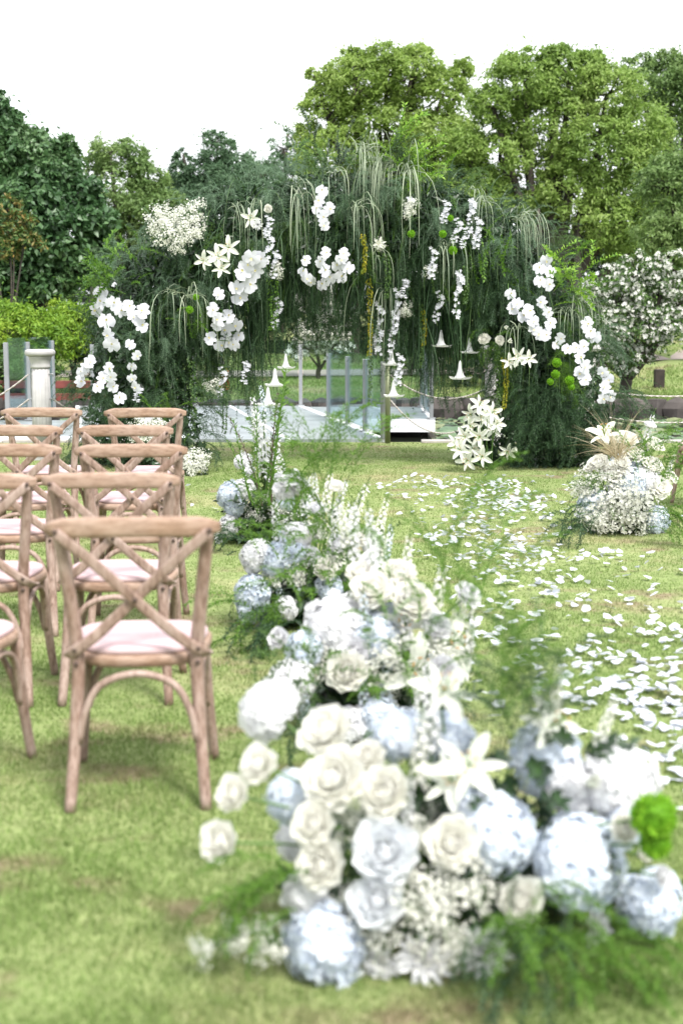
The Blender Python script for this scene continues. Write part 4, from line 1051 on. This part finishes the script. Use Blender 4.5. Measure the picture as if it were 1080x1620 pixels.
fern_fan(at_, 850, 1235, 3.28, (0, -.6, .4), 16, .16, 'leaf_dark', .06, TW[2]); fern_fan(at_, 560, 1330, 3.3, (0, -.8, .3), 14, .12, 'leaf_mid', .06, TW[2]); fern_fan(at_, 680, 1240, 3.35, (0, -.8, .3), 18, .14, 'leaf_dark', .07, TW[2])
fern_fan(at_, 470, 1390, 3.05, (-1, -.2, .15), 10, .26, 'fern_bright', .03, PB)
fern_fan(bt_, 600, 1000, 4.4, (0, -.3, 1), 14, .22, 'fern_bright', .12, PB); fern_fan(bt_, 640, 1060, 4.3, (.2, -.4, .8), 8, .2, 'fern_bright', .1, PB); fern_fan(bt_, 470, 1120, 4.3, (-.7, -.6, .1), 10, .24, 'fern_dark', .06, PB); fern_fan(bt_, 480, 1070, 4.4, (-.5, -.4, .5), 16, .2, 'leaf_mid', .06, TW[1])
fern_fan(ct_, 430, 960, 6.25, (-.7, -.6, .25), 14, .32, 'fern_bright', .06, PB); fern_fan(ct_, 440, 985, 6.2, (-.5, -.7, .0), 14, .30, 'fern_dark', .05, PB); fern_fan(ct_, 470, 820, 6.4, (-.3, -.2, .9), 20, .3, 'fern_bright', .1, PB); fern_fan(ct_, 520, 760, 6.4, (.1, 0, 1), 14, .5, 'fern_bright', .05, PL[2], .2); fern_fan(ct_, 500, 880, 6.15, (-.2, -.5, .8), 14, .26, 'fern_bright', .1, PB); fern_fan(ct_, 560, 930, 6.1, (0, -.4, .9), 12, .26, 'fern_bright', .08, PB); fern_fan(bt_, 735, 960, 4.5, (.1, 0, 1), 9, .5, 'fern_bright', .04, PL[2], .2); fern_fan(ct_, 540, 900, 6.3, (0, -.4, .8), 20, .24, 'leaf_mid', .1, TW[1])
fern_fan(dt, 370, 855, 8.85, (-.7, -.5, .15), 10, .3, 'fern_dark', .05, PB); fern_fan(dt, 430, 760, 8.95, (0, -.3, .9), 20, .28, 'fern_bright', .12, PB)
add_twigs(dt, [(425, 800, 452, 580, 9.0), (420, 780, 445, 600, 9.05), (395, 790, 368, 660, 8.9), (410, 780, 398, 640, 8.9), (440, 800, 505, 690, 8.8), (400, 800, 375, 690, 8.7)], 'fern_bright', 'flowering_branch', 1, dense)
add_twigs(dt, [(430, 800, 420, 620, 9.0), (415, 800, 385, 650, 9.0)], 'twig', 'bare_twig', 1, dense2)
add_twigs(et, [(1030, 760, 1080, 640, 9.2), (1020, 760, 1030, 640, 9.25), (1040, 770, 1100, 680, 9.2), (1010, 760, 1005, 650, 9.2), (1050, 800, 1100, 730, 9.1)], 'fern_bright', 'fern_frond', 1, PL[2])
add_twigs(et, [(940, 790, 890, 815, 9.1), (930, 800, 895, 800, 9.05), (935, 780, 905, 790, 9.1), (1050, 810, 1085, 815, 9.05), (1050, 800, 1090, 790, 9.1), (1045, 820, 1075, 835, 9.0)], 'fern_dark', 'fern_frond', 1.2, PL[0])
fern_fan(et, 930, 820, 9.1, (-.9, -.4, .15), 14, .3, 'fern_dark', .05, PB); fern_fan(et, 1045, 815, 9.1, (.9, -.4, .2), 16, .3, 'fern_bright', .05, PB); fern_fan(et, 1035, 730, 9.2, (.5, -.1, .8), 14, .34, 'fern_bright', .06, PB); fern_fan(et, 950, 760, 9.15, (-.7, -.2, .5), 9, .2, 'leaf_mid', .05, TW[1])
# dry straw tuft of the right arrangement
m = MB(); b = P(975, 722, 9.5); n = 150; D = norm(rng.normal(0, 1, (n, 3))*np.array([.7, .55, .3])+np.array([-.1, 0, .9])); strands(m, np.array([list(b)])+rng.normal(0, .02, (n, 3)), D, rng.uniform(.2, .42, n), .0016, .25, 5)
stuff(m.build('dried_grass_tuft', M['straw'], et, smooth=False))

# ------------------------------------------------------------------ petals on the lawn
def petals():
    meshes = []
    for k in range(8):
        w = random.uniform(.8, 1.1); T = petal(1.0, w, random.uniform(-.3, .35), random.uniform(-.25, .5), random.uniform(-.1, .25), 4, 2, .05); V, F = T
        m = MB(); m.add((V-np.array([.5, 0, 0])), F); meshes.append(m.mesh('petal', M['white']))
    pts = []
    r = random.Random(4)
    # drifts: the aisle was strewn in loose bands
    cl = [(r.gauss(1.05, .33), r.uniform(4.1, 12.6)) for _ in range(30)]+[(1.15, 4.5), (1.3, 4.7), (1.25, 5.1), (1.45, 5.4), (1.2, 5.6), (1.5, 5.0), (1.1, 5.3), (1.4, 4.4)]
    while len(pts) < 1350:
        if r.random() < .72:
            c = r.choice(cl); x = c[0]+r.gauss(0, .16); y = c[1]+r.gauss(0, .32)
        else: x = r.gauss(1.35, .6); y = r.uniform(3.8, 12.9)
        xm = .10+.05*(y-8) if y > 8 else .45
        if x < xm-.15 or x > 2.9 or y < 3.7 or y > 13: continue
        if (x-1.8)**2+(y-9.1)**2 < .14: continue
        pts.append((x, y))
    for q in [(310, 1000), (300, 772), (302, 802), (335, 808), (600, 772), (520, 776), (245, 885)]:
        g = G(*q); pts.append((g.x, g.y))
    pts.sort(key=lambda p: p[1])
    PM = petal_mat('fallen_petal', (.66, .68, .76), .3)
    for q in meshes: q.materials[0] = PM
    for x, y in pts[:300]:
        o = bpy.data.objects.new('petal', meshes[r.randrange(8)]); COL.objects.link(o); s_ = r.uniform(.032, .058)
        o.location = (x, y, .013+r.random()*.010); o.scale = (s_, s_*r.uniform(.8, 1.1), s_); o.rotation_euler = (r.gauss(0, .2), r.gauss(0, .2), r.uniform(0, 2*PI))
        zn = ('beside the nearest arrangement' if y < 5.2 else 'beside the second arrangement' if y < 6.6 else 'in the middle of the aisle' if y < 8.2 else 'beside the third arrangement') + (', left of the drift' if x < 1.05 else ', right of the drift')
        tag(o, 'white petal on the grass '+zn, 'petal', 'white petals strewn along the aisle')
    m = MB()
    for x, y in pts[300:]:
        V, F = petal(1.0, r.uniform(.8, 1.1), r.uniform(-.3, .3), r.uniform(-.2, .5), .1, 3, 1); s_ = r.uniform(.032, .058)
        R = Matrix.Rotation(r.uniform(0, 2*PI), 3, 'Z') @ Matrix.Rotation(r.gauss(0, .25), 3, 'X') @ Matrix.Rotation(r.gauss(0, .25), 3, 'Y')
        m.add(V@np.array(R).T*s_+np.array([x, y, .026]), F)
    tag(m.build('far_petals', PM), 'more white petals scattered on the far part of the aisle', 'petals', kind='stuff')
petals()

# ------------------------------------------------------------------ the floral arch
AY = 14.2
arch = thing('floral_arch', 'large flower arch of dark trailing greenery and white orchids at the end of the aisle', 'flower arch', (P(560, 740, AY).x, AY, 0))
ctrl = [(240, 745, 108), (226, 640, 104), (236, 540, 96), (285, 450, 98), (370, 385, 92), (470, 360, 88), (570, 350, 92), (670, 360, 86), (760, 400, 90), (820, 470, 92), (858, 560, 95), (872, 650, 112), (872, 745, 125)]
AC = smoothpath([Vector((a, b, r)) for a, b, r in ctrl], 8)
AP = np.array([list(P(v.x, v.y, AY)) for v in AC]); AR = np.array([v.z/FPX*AY for v in AC]); AT = norm(np.gradient(AP, axis=0))
def arch_pts(n, lo=.75, hi=1.0, front=.62, yscale=.75, trange=(0, 1)):
    i = rng.uniform(trange[0]*(len(AP)-1), trange[1]*(len(AP)-1)-1e-6, n); k = i.astype(int); f = (i-k)[:, None]
    C_ = AP[k]*(1-f)+AP[np.minimum(k+1, len(AP)-1)]*f; R_ = AR[k]*(1-f[:, 0])+AR[np.minimum(k+1, len(AP)-1)]*f[:, 0]; T_ = AT[k]
    N_ = norm(np.cross(T_, np.array([0, 1., 0]))); N_ *= np.sign(np.sum(N_*(C_-np.array([.2, AY, .6])), 1, keepdims=True)+1e-9)
    ph = rng.uniform(0, 2*PI, n); fr = rng.random(n) < front; yy = np.where(fr, -np.abs(np.sin(ph)), np.sin(ph))
    D = N_*np.cos(ph)[:, None] + np.array([0, 1., 0])*yy[:, None]
    r = R_*rng.uniform(lo, hi, n)
    pos = C_ + D*r[:, None]*np.array([1, yscale, 1]); pos[:, 2] = np.maximum(pos[:, 2], .04)
    return pos, D
# dense dark inner leaf mass
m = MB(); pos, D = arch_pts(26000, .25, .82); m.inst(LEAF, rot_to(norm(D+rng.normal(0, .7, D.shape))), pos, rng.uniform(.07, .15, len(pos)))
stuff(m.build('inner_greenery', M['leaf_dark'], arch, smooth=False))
# drooping dark feathery plumes, lighter misty ones toward the outside
def arch_plumes(name, mat, n, lo, hi, size, tr=(0, 1), outb=.5, sel=None, front=.7):
    m = MB(); pos, D = arch_pts(n, lo, hi, front, trange=tr)
    if sel is not None: q = sel(pos, D); pos, D = pos[q], D[q]
    D2 = norm(D*np.array([1, 1, .8])+np.array([0, 0, outb-.3])+rng.normal(0, .25, D.shape))
    for j in range(3):
        s_ = slice(j, None, 3); sprays(m, PL[j], pos[s_], D2[s_], rng.uniform(size[0], size[1], len(pos[s_])))
    o = stuff(m.build(name, M[mat], arch, smooth=False)); return o
arch_plumes('dark_plumes', 'fern_dark', 300, .6, .9, (.25, .42))
PS = [plume_template(22, 7, 1.15, .0042, .15, .04), plume_template(20, 7, 1.35, .0042, .13, .04), plume_template(24, 6, .95, .0042, .17, .045)]
def arch_clumps(n):
    c, D = arch_pts(n, .82, 1.0, .8); bins = {}
    for i in range(n):
        up = c[i][2] > 1.7; r = random.random(); out_ = D[i][2]
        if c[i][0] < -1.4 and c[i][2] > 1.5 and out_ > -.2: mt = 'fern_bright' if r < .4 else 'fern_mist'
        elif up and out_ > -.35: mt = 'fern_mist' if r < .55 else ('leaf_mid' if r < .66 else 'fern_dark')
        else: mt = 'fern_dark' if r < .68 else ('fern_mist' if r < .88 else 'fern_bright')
        k = random.randint(7, 14); sz = random.uniform(.26, .46)
        pos = c[i]+rng.normal(0, .05, (k, 3)); pos[:, 2] = np.maximum(pos[:, 2], .1)
        d = norm(D[i]*np.array([.8, 1, .6])+np.array([0, 0, .25])+rng.normal(0, .38, (k, 3)))
        bins.setdefault(mt, []).append((pos, d, sz*rng.uniform(.75, 1.1, k)))
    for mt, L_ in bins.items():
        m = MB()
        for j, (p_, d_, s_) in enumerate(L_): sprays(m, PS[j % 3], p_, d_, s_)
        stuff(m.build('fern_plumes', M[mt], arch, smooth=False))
arch_clumps(160)
# curtain of hanging greenery: long thin strands
def curtain(name, mat, n, tr, L0, L1, w, zmin=.1, under=True):
    m = MB(); pos, D = arch_pts(n, .5, .95, .65, trange=tr)
    D2 = norm(D*.5+np.array([0, 0, .1])+rng.normal(0, .25, D.shape)); Ln = rng.uniform(L0, L1, n)
    Ln = np.minimum(Ln, np.maximum(pos[:, 2]-zmin, .1)); strands(m, pos, D2, Ln, w, 1.3, 7)
    stuff(m.build(name, M[mat], arch, smooth=False))
curtain('trailing_strands', 'fern_dark', 800, (.2, .9), .25, .6, .0045)
curtain('trailing_strands', 'fern_mist', 260, (.2, .9), .3, .6, .003)
curtain('trailing_strands', 'leaf_mid', 160, (.3, .9), .4, .8, .004)
# hanging curtains under the span, measured from the photograph: px, bottom py, half width
hang = [(395, 640, 22, .8), (420, 560, 20, .7), (450, 525, 22, .5), (500, 500, 30, .35), (555, 520, 25, .4), (590, 520, 18, .5), (620, 600, 22, .9), (650, 560, 18, .6), (675, 640, 24, 1.0), (705, 640, 24, 1.0), (735, 600, 20, .8), (345, 560, 16, .7), (330, 620, 20, .7)]
HP = [plume_template(18, 6, .25, .0042, .11, .04), plume_template(18, 6, .4, .0042, .09, .04), plume_template(16, 6, .15, .004, .12, .04)]
m = MB()
for px, py, hw, ln in hang:
    n = int(hw*5); yy = AY+rng.uniform(-.35, .35, n); X = (px+rng.normal(0, hw*.55, n)-540)/FPX*yy
    bot = P(px, py, AY).z; top = bot+ln+rng.uniform(0, .3, n); Ln = (top-bot)*rng.uniform(.55, 1.05, n)
    strands(m, np.stack([X, yy, top], 1), norm(rng.normal(0, .3, (n, 3))+np.array([0, 0, -1.])), Ln, .005, .6, 6)
stuff(m.build('hanging_curtain', M['fern_dark'], arch, smooth=False))
m = MB()
for px, py, hw, ln in hang:
    n = int(hw*3.2); yy = AY+rng.uniform(-.3, .3, n); X = (px+rng.normal(0, hw*.5, n)-540)/FPX*yy
    z = P(px, py, AY).z + ln*rng.uniform(.35, 1.1, n)
    D = norm(rng.normal(0, .3, (n, 3))+np.array([0, -.1, -.8]))
    for j in range(3): s_ = slice(j, None, 3); sprays(m, HP[j], np.stack([X, yy, z], 1)[s_], D[s_], rng.uniform(.35, .6, n)[s_])
stuff(m.build('hanging_plumes', M['fern_dark'], arch, smooth=False))
def hanging(mt, n, tr, L0, L1, lo=.5, hi=.95):
    pos, D = arch_pts(n, lo, hi, .75, trange=tr); D = norm(D*np.array([.35, .45, .2])+rng.normal(0, .25, (n, 3))+np.array([0, 0, -.55])); sz = rng.uniform(L0, L1, n); sz = np.minimum(sz, np.maximum(pos[:, 2]-.05, .12)); m = MB()
    for j in range(3): q = slice(j, None, 3); sprays(m, HP[j], pos[q], D[q], sz[q])
    stuff(m.build('hanging_fern', M[mt], arch, smooth=False))
hanging('fern_dark', 800, (.12, .9), .3, .6); hanging('fern_mist', 240, (.15, .85), .3, .5, .8, 1.0); hanging('fern_bright', 90, (.1, .9), .25, .42, .8, 1.0)
# plumes at the feet sweeping the grass
m = MB()
for (x0, x1, k) in ((150, 335, 150), (815, 1000, 220)):
    n = k; px = rng.uniform(x0, x1, n); yy = AY-.45+rng.uniform(-.25, .2, n); z = rng.uniform(.15, .8, n)
    cxp = (x0+x1)/2; D = norm(np.stack([(px-cxp)/120, -.7*np.ones(n), .1+0*px], 1)+rng.normal(0, .25, (n, 3)))
    pos = np.stack([(px-540)/FPX*yy, yy, z], 1)
    for j in range(3): s_ = slice(j, None, 3); sprays(m, PL[j], pos[s_], D[s_], rng.uniform(.28, .42, n)[s_])
stuff(m.build('foot_plumes', M['fern_dark'], arch, smooth=False))

def front(px, py, off=.0):
    """point on the front skin of the arch"""
    q = np.array([v.x for v in AC]), np.array([v.y for v in AC]); d = np.hypot(q[0]-px, q[1]-py); k = int(np.argmin(d)); r = AC[k].z
    dep = math.sqrt(max(0, 1-min(1, d[k]/r)**2))*AR[k]*.75
    return P(px, py, AY-dep-.10-off)
# silvery fountain grass tufts
for (px, py, ln, sx, n) in [(528, 275, .5, .25, 9), (572, 240, .80, .13, 46), (587, 262, .5, .2, 16), (606, 262, .85, .05, 26), (622, 262, .95, .05, 26), (642, 275, .95, .07, 30), (462, 296, .95, .08, 11), (470, 310, .7, .1, 8), (408, 322, .6, .16, 9), (372, 325, .6, .22, 10), (268, 462, .75, .3, 14), (300, 470, .75, .22, 12), (765, 316, .55, .2, 18), (822, 345, .75, .18, 34),
                            (702, 388, .7, .16, 15), (590, 400, .5, .25, 9), (915, 475, .55, .25, 30), (895, 495, .5, .2, 14), (815, 520, .5, .2, 10), (562, 330, .7, .1, 16), (745, 300, .4, .25, 8), (610, 460, .9, .08, 12)]:
    b = front(px, py, .12); m = MB(); D = norm(rng.normal(0, 1, (n, 3))*np.array([sx, .25, .2])+np.array([rng.normal(0, .12), -.22, .42]))
    strands(m, np.array([list(b)])+rng.normal(0, .02+.1*sx, (n, 3))*np.array([1, .5, .4]), D, rng.uniform(.35, 1.2, n)*ln, .0048, 2.6, 9, 0, .5); m.build('grass_tuft', M['silver_blade'], arch, smooth=False)
# amaranth tassels
for (px, py, py2, r, mt) in [(583, 440, 560, .022, 'amaranth'), (574, 370, 430, .018, 'amaranth'), (665, 480, 580, .018, 'leaf_mid'), (669, 490, 545, .014, 'amaranth'), (797, 565, 645, .02, 'amaranth'), (785, 540, 690, .018, 'leaf_mid'), (352, 575, 690, .03, 'leaf_mid'), (303, 570, 680, .03, 'leaf_mid'), (430, 440, 520, .06, 'fern_bright'), (610, 400, 470, .03, 'leaf_mid'), (583, 530, 640, .012, 'leaf_mid'), (735, 420, 480, .02, 'leaf_mid')]:
    a = front(px, py, .22); ln = (py2-py)/FPX*a.y; n = int(120+ln*300); u = rng.random(n); an = rng.uniform(0, 2*PI, n); rr = r*(1-.55*u)*rng.uniform(.5, 1, n)
    pos = np.stack([a.x+rr*np.cos(an)+.02*np.sin(u*3), a.y+rr*np.sin(an), a.z-u*ln], 1); D = np.stack([np.cos(an), np.sin(an), -.9*np.ones(n)], 1)
    m = MB(); X = norm(D); Zv = norm(np.cross(X, rand_dirs(n))); Yv = np.cross(Zv, X); m.inst(LEAFW, np.stack([X, Yv, Zv], 2), pos, rng.uniform(.015, .03, n)); m.build('hanging_tassel', M[mt], arch, smooth=False)
# leafy bright sprigs
SP_ = twig_template(30, .12, LEAFW, .3)
for (px, py, dx, dz, n, ln, mt) in [(180, 440, -.4, .5, 26, .34, 'fern_bright'), (205, 420, -.2, .6, 12, .3, 'fern_bright'), (640, 262, .3, .7, 30, .38, 'leaf_lime'), (600, 250, 0, .8, 16, .32, 'leaf_mid'), (670, 275, .4, .5, 16, .3, 'leaf_lime'), (490, 270, -.2, .6, 20, .3, 'leaf_mid'), (520, 245, 0, .8, 14, .3, 'leaf_dark'), (885, 440, .5, .6, 30, .36, 'leaf_lime'), (895, 470, .4, .3, 14, .3, 'fern_bright'),
                                    (330, 690, 0, .2, 8, .2, 'leaf_mid'), (250, 655, 0, .1, 12, .2, 'fern_bright'), (775, 380, .1, -.5, 18, .3, 'fern_bright'), (300, 500, .1, -.2, 10, .2, 'fern_bright'), (150, 480, -.4, .3, 12, .3, 'leaf_mid'), (700, 440, 0, -.4, 10, .25, 'leaf_mid')]:
    b = front(px, py, .12); pos = np.array([list(b)])+rng.normal(0, .12, (n, 3)); D = norm(np.array([dx, -.25, dz])+rng.normal(0, .45, (n, 3))); m = MB(); sprays(m, SP_, pos, D, rng.uniform(.5, 1.1, n)*ln); stuff(m.build('leafy_sprig', M[mt], arch, smooth=False))
# thin wild tips sticking up from the crest
m = MB(); pos, D = arch_pts(420, .85, 1.0, .4, trange=(.2, .8)); q = D[:, 2] > .3; pos, D = pos[q], D[q]; strands(m, pos, norm(D+rng.normal(0, .35, D.shape)+np.array([0, 0, .6])), rng.uniform(.2, .45, len(pos)), .0032, .5, 7); stuff(m.build('crest_tips', M['fern_mist'], arch, smooth=False))

# orchid sprays
OS = [([(158, 462), (152, 490), (168, 508), (182, 480), (172, 530), (178, 545), (160, 478)], 25), ([(205, 485), (226, 492), (222, 515), (190, 492), (214, 500)], 24), ([(143, 572), (130, 588), (128, 603), (136, 580)], 20), ([(172, 582), (165, 598), (155, 612), (178, 612), (180, 596)], 20),
      ([(205, 545), (215, 562), (207, 580), (212, 598), (218, 612)], 17), ([(345, 465), (338, 490), (343, 512), (335, 535), (352, 545), (366, 540)], 22), ([(398, 408), (408, 428), (385, 430), (396, 450), (382, 470), (410, 410), (375, 455), (392, 418)], 27), ([(362, 500), (373, 514), (379, 532), (356, 522), (372, 546), (345, 505)], 21),
      ([(510, 303), (505, 318), (520, 330), (511, 343), (514, 356), (502, 330)], 20), ([(482, 412), (480, 430), (494, 445), (486, 440)], 17), ([(513, 400), (508, 414), (515, 428), (520, 440), (510, 450)], 20), ([(540, 410), (549, 424), (540, 438), (532, 420), (545, 402)], 20), ([(860, 412), (868, 430), (853, 445), (866, 450), (850, 425)], 21),
      ([(805, 465), (818, 480), (832, 492), (840, 508), (850, 528), (828, 500), (842, 520), (812, 488)], 21), ([(858, 478), (868, 494), (870, 512), (864, 530)], 20), ([(886, 535), (894, 552), (908, 550), (880, 545)], 17), ([(928, 512), (937, 532), (922, 548), (918, 565), (924, 580), (915, 590), (930, 525), (926, 600)], 22), ([(952, 588), (962, 600), (955, 612), (962, 626), (950, 630), (958, 620)], 19)]
for pts, dia in OS:
    top = min(pts, key=lambda q: q[1]); a = front(top[0], top[1]-12, .15); wp = [front(x, y, .30) for x, y in pts]
    m = MB(); V, F = tube(smoothpath([a+Vector((0, .1, .03))]+sorted(wp, key=lambda v: -v.z), 3), .004, 4, False)
    m.add(V, F); sp = m.build('orchid_spray', M['stem'], arch)
    for p in wp: put('orchid', p+Vector((random.uniform(-.015, .015), -.02+random.uniform(-.05, .02), 0)), Vector((random.uniform(-.45, .45), -1, random.uniform(-.35, .2))), dia/FPX*p.y*random.uniform(.95, 1.15), sp)
# delphinium strands hanging, small blossoms
def strand_mesh(mat):
    m = MB(); n = 34; st = star_template(5, 1.0, .3); u = np.sort(rng.random(n)); an = rng.uniform(0, 2*PI, n); pos = np.stack([.05*np.cos(an)+.05*np.sin(u*6), .05*np.sin(an), -u], 1)
    m.inst(st, rot_to(np.stack([np.cos(an)*.7, -1+.3*np.sin(an), 0*an], 1)), pos, rng.uniform(.035, .075, n)); m.add(*tube([(.05*math.sin(k/8*6), 0, -k/8*1.08) for k in range(9)], .006, 4, False), 1); return m.mesh('blossom_strand', [mat, M['leaf_mid']], smooth=False)
DS = [strand_mesh(M['orchid']) for _ in range(3)]
for k, (px, py, py2) in enumerate([(425, 342, 375), (424, 368, 420), (435, 395, 438), (705, 318, 352), (722, 345, 385), (745, 312, 365), (756, 345, 392), (735, 360, 392), (725, 425, 500), (628, 458, 520), (622, 490, 560), (388, 570, 606), (685, 392, 440), (693, 460, 510), (647, 310, 340), (632, 560, 610), (350, 580, 630), (218, 610, 635), (600, 480, 560), (438, 470, 520), (640, 440, 470)]):
    b = front(px, py, .28); o = bpy.data.objects.new('blossom_strand', DS[k % 3]); COL.objects.link(o); o.parent = arch; o.location = b-wloc(arch); s_ = (py2-py)/FPX*b.y; o.scale = (max(s_, .42),)*2+(s_,); o.rotation_euler = (0, 0, random.uniform(-.5, .5))
# lilies, roses, buds, carnations, baby's breath set into the arch
for kd, px, py, dia in [('lily', 397, 345, 26), ('lily', 345, 405, 30), ('lily', 322, 412, 24), ('lily', 362, 392, 30), ('lily', 350, 425, 24), ('lily', 820, 565, 26), ('lily', 835, 568, 24), ('lily', 805, 572, 22), ('rose', 765, 536, 16), ('rose', 790, 538, 13), ('bud', 798, 518, 16), ('bud', 804, 540, 20), ('lily', 600, 385, 16), ('rose', 424, 330, 11), ('star', 408, 355, 16),
                        ('ball', 880, 574, 15), ('ball', 878, 592, 14), ('ball', 900, 602, 15), ('ball', 903, 612, 11), ('ball', 870, 604, 11), ('ball', 700, 370, 12), ('ball', 716, 396, 14), ('ball', 650, 370, 12), ('ball', 712, 345, 10), ('ball', 300, 490, 12), ('ball', 310, 470, 10),
                        ('gyp', 245, 355, 46), ('gyp', 268, 372, 50), ('gyp', 292, 352, 46), ('gyp', 308, 330, 40), ('gyp', 272, 345, 40), ('gyp', 255, 340, 34), ('gyp', 296, 372, 40), ('gyp', 280, 390, 30), ('gyp', 310, 365, 30), ('gyp', 650, 325, 26), ('gyp', 645, 335, 20), ('gyp', 598, 388, 22), ('gyp', 648, 322, 14), ('gyp', 640, 490, 26), ('gyp', 335, 610, 30), ('gyp', 440, 430, 26), ('gyp', 680, 430, 22), ('orchid', 230, 660, 22), ('orchid', 190, 630, 20)]:
    p = front(px, py, .28); put(kd, p, Vector((random.uniform(-.3, .3), -1, random.uniform(-.2, .4))), dia/FPX*p.y*1.1, arch)

# hanging trumpet flowers: things of their own on threads
def trumpet_mesh():
    m = MB(); prof = [(.012, 1.0), (.05, .93), (.08, .8), (.10, .6), (.14, .4), (.20, .22), (.31, .08), (.42, .01), (.50, .03), (.54, .09)]
    V = []; seg = 20
    for j, (r, z) in enumerate(prof):
        for k in range(seg):
            a = 2*PI*k/seg; s_ = .5+.5*math.cos(5*a); rr = r*(1+(.28*(s_-.5) if j > 6 else 0)); zz = z+(.05*s_ if j > 7 else 0); V.append((rr*math.cos(a), rr*math.sin(a), zz))
    F = [(j*seg+k, j*seg+(k+1) % seg, (j+1)*seg+(k+1) % seg, (j+1)*seg+k) for j in range(len(prof)-1) for k in range(seg)]
    m.add(V, F); return m.mesh('blossom', M['white'])
TM = trumpet_mesh()
tlab = ['white trumpet blossom hanging on a thread, leftmost of those in the arch opening', 'white trumpet blossom hanging above the flowering branch left of centre', 'white trumpet blossom hanging lowest left of centre, in front of the platform', 'white trumpet blossom half hidden behind the flowering branch',
        'white trumpet blossom, upper of two hanging close together right of centre', 'white trumpet blossom, lower of two hanging close together right of centre', 'white trumpet blossom hanging highest on the right side of the opening', 'small white trumpet blossom hanging nearest the right arch leg', 'white trumpet blossom hanging lowest near the right arch leg']
for (px, py, h, dp), lb in zip([(351, 582, 20, -.2), (452, 583, 21, .3), (435, 611, 25, .4), (424, 642, 26, .6), (619, 578, 22, .3), (622, 628, 24, .35), (697, 549, 24, .3), (742, 559, 22, .35), (727, 600, 26, .4)], tlab):
    p = P(px, py, AY-dp); s_ = h/FPX*AY*1.1; t = thing('hanging_trumpet_flower', lb, 'flower', p, 'white trumpet flowers hanging from the arch')
    o = bpy.data.objects.new('blossom', TM); COL.objects.link(o); o.parent = t; o.scale = (s_*1.1, s_*1.1, s_)
    zt = P(px, 470, AY).z; m = MB(); m.add(*tube([p+Vector((0, 0, s_)), (p.x, p.y, zt)], .0012, 3, False)); m.build('thread', M['stem'], t)

# lily bouquet at the right foot, baby's breath at the left foot
lt = thing('lily_bouquet', 'bouquet of open white lilies on the grass at the right arch leg', 'flower bouquet', G(768, 738))
ly = [(758, 640), (745, 655), (765, 662), (742, 672), (780, 680), (758, 690), (735, 690), (748, 710), (770, 655), (728, 712), (785, 670), (738, 728), (722, 700), (803, 714), (815, 712), (762, 722), (778, 652)]
Yl = 13.5
m = MB()
for px, py in ly:
    p = P(px, py, Yl-.15+random.uniform(-.12, .12)); put('lily' if px != 815 else 'bud', p, Vector((random.uniform(-.6, .6), -1, random.uniform(-.3, .5))), random.uniform(26, 32)/FPX*Yl, lt); m.add(*tube([Vector((G(768, 738).x, Yl+.1, 0))+Vector((random.uniform(-.05, .05), 0, 0)), p], .004, 4, False))
m.build('stems', M['stem'], lt)
b = G(768, 738); n = 700; D = rand_dirs(n); D[:, 2] = np.abs(D[:, 2]); pos = np.array([b.x-.06, b.y+.05, .01])+D*(rng.random(n)**.4)[:, None]*np.array([.20, .12, .50])+np.array([0, .14, 0]); m = MB(); m.inst(LEAF, rot_to(norm(D+rng.normal(0, .6, (n, 3)))), pos, rng.uniform(.06, .12, n)); stuff(m.build('leaves', M['leaf_dark'], lt, smooth=False))
for lb, lst in [("clump of white baby's breath on the grass right of the farthest aisle chair", [(300, 740, 50), (285, 738, 44), (312, 730, 40), (295, 725, 44), (316, 742, 30)]), ("clump of white baby's breath seen between the rails of the farthest aisle chair", [(232, 676, 50), (256, 680, 40), (215, 690, 40), (240, 700, 44)])]:
    c = P(lst[0][0], lst[0][1], 13.1); t = thing('babys_breath_clump', lb, 'flower clump', (c.x, 13.1, 0))
    for px, py, d in lst:
        p = P(px, py, 13.1); p.z = max(p.z, .09); put('gyp', p, Vector((random.uniform(-.3, .3), -.8, .6)), d/FPX*13.1*1.1, t)
    n = 160; D = rand_dirs(n); D[:, 2] = np.abs(D[:, 2]); m = MB(); m.inst(LEAF, rot_to(D), np.array([c.x, 13.2, .02])+D*(np.array([.16, .1, max(c.z, .1)])), .08*np.ones(n)); stuff(m.build('leaves', M['leaf_dark'], t, smooth=False))
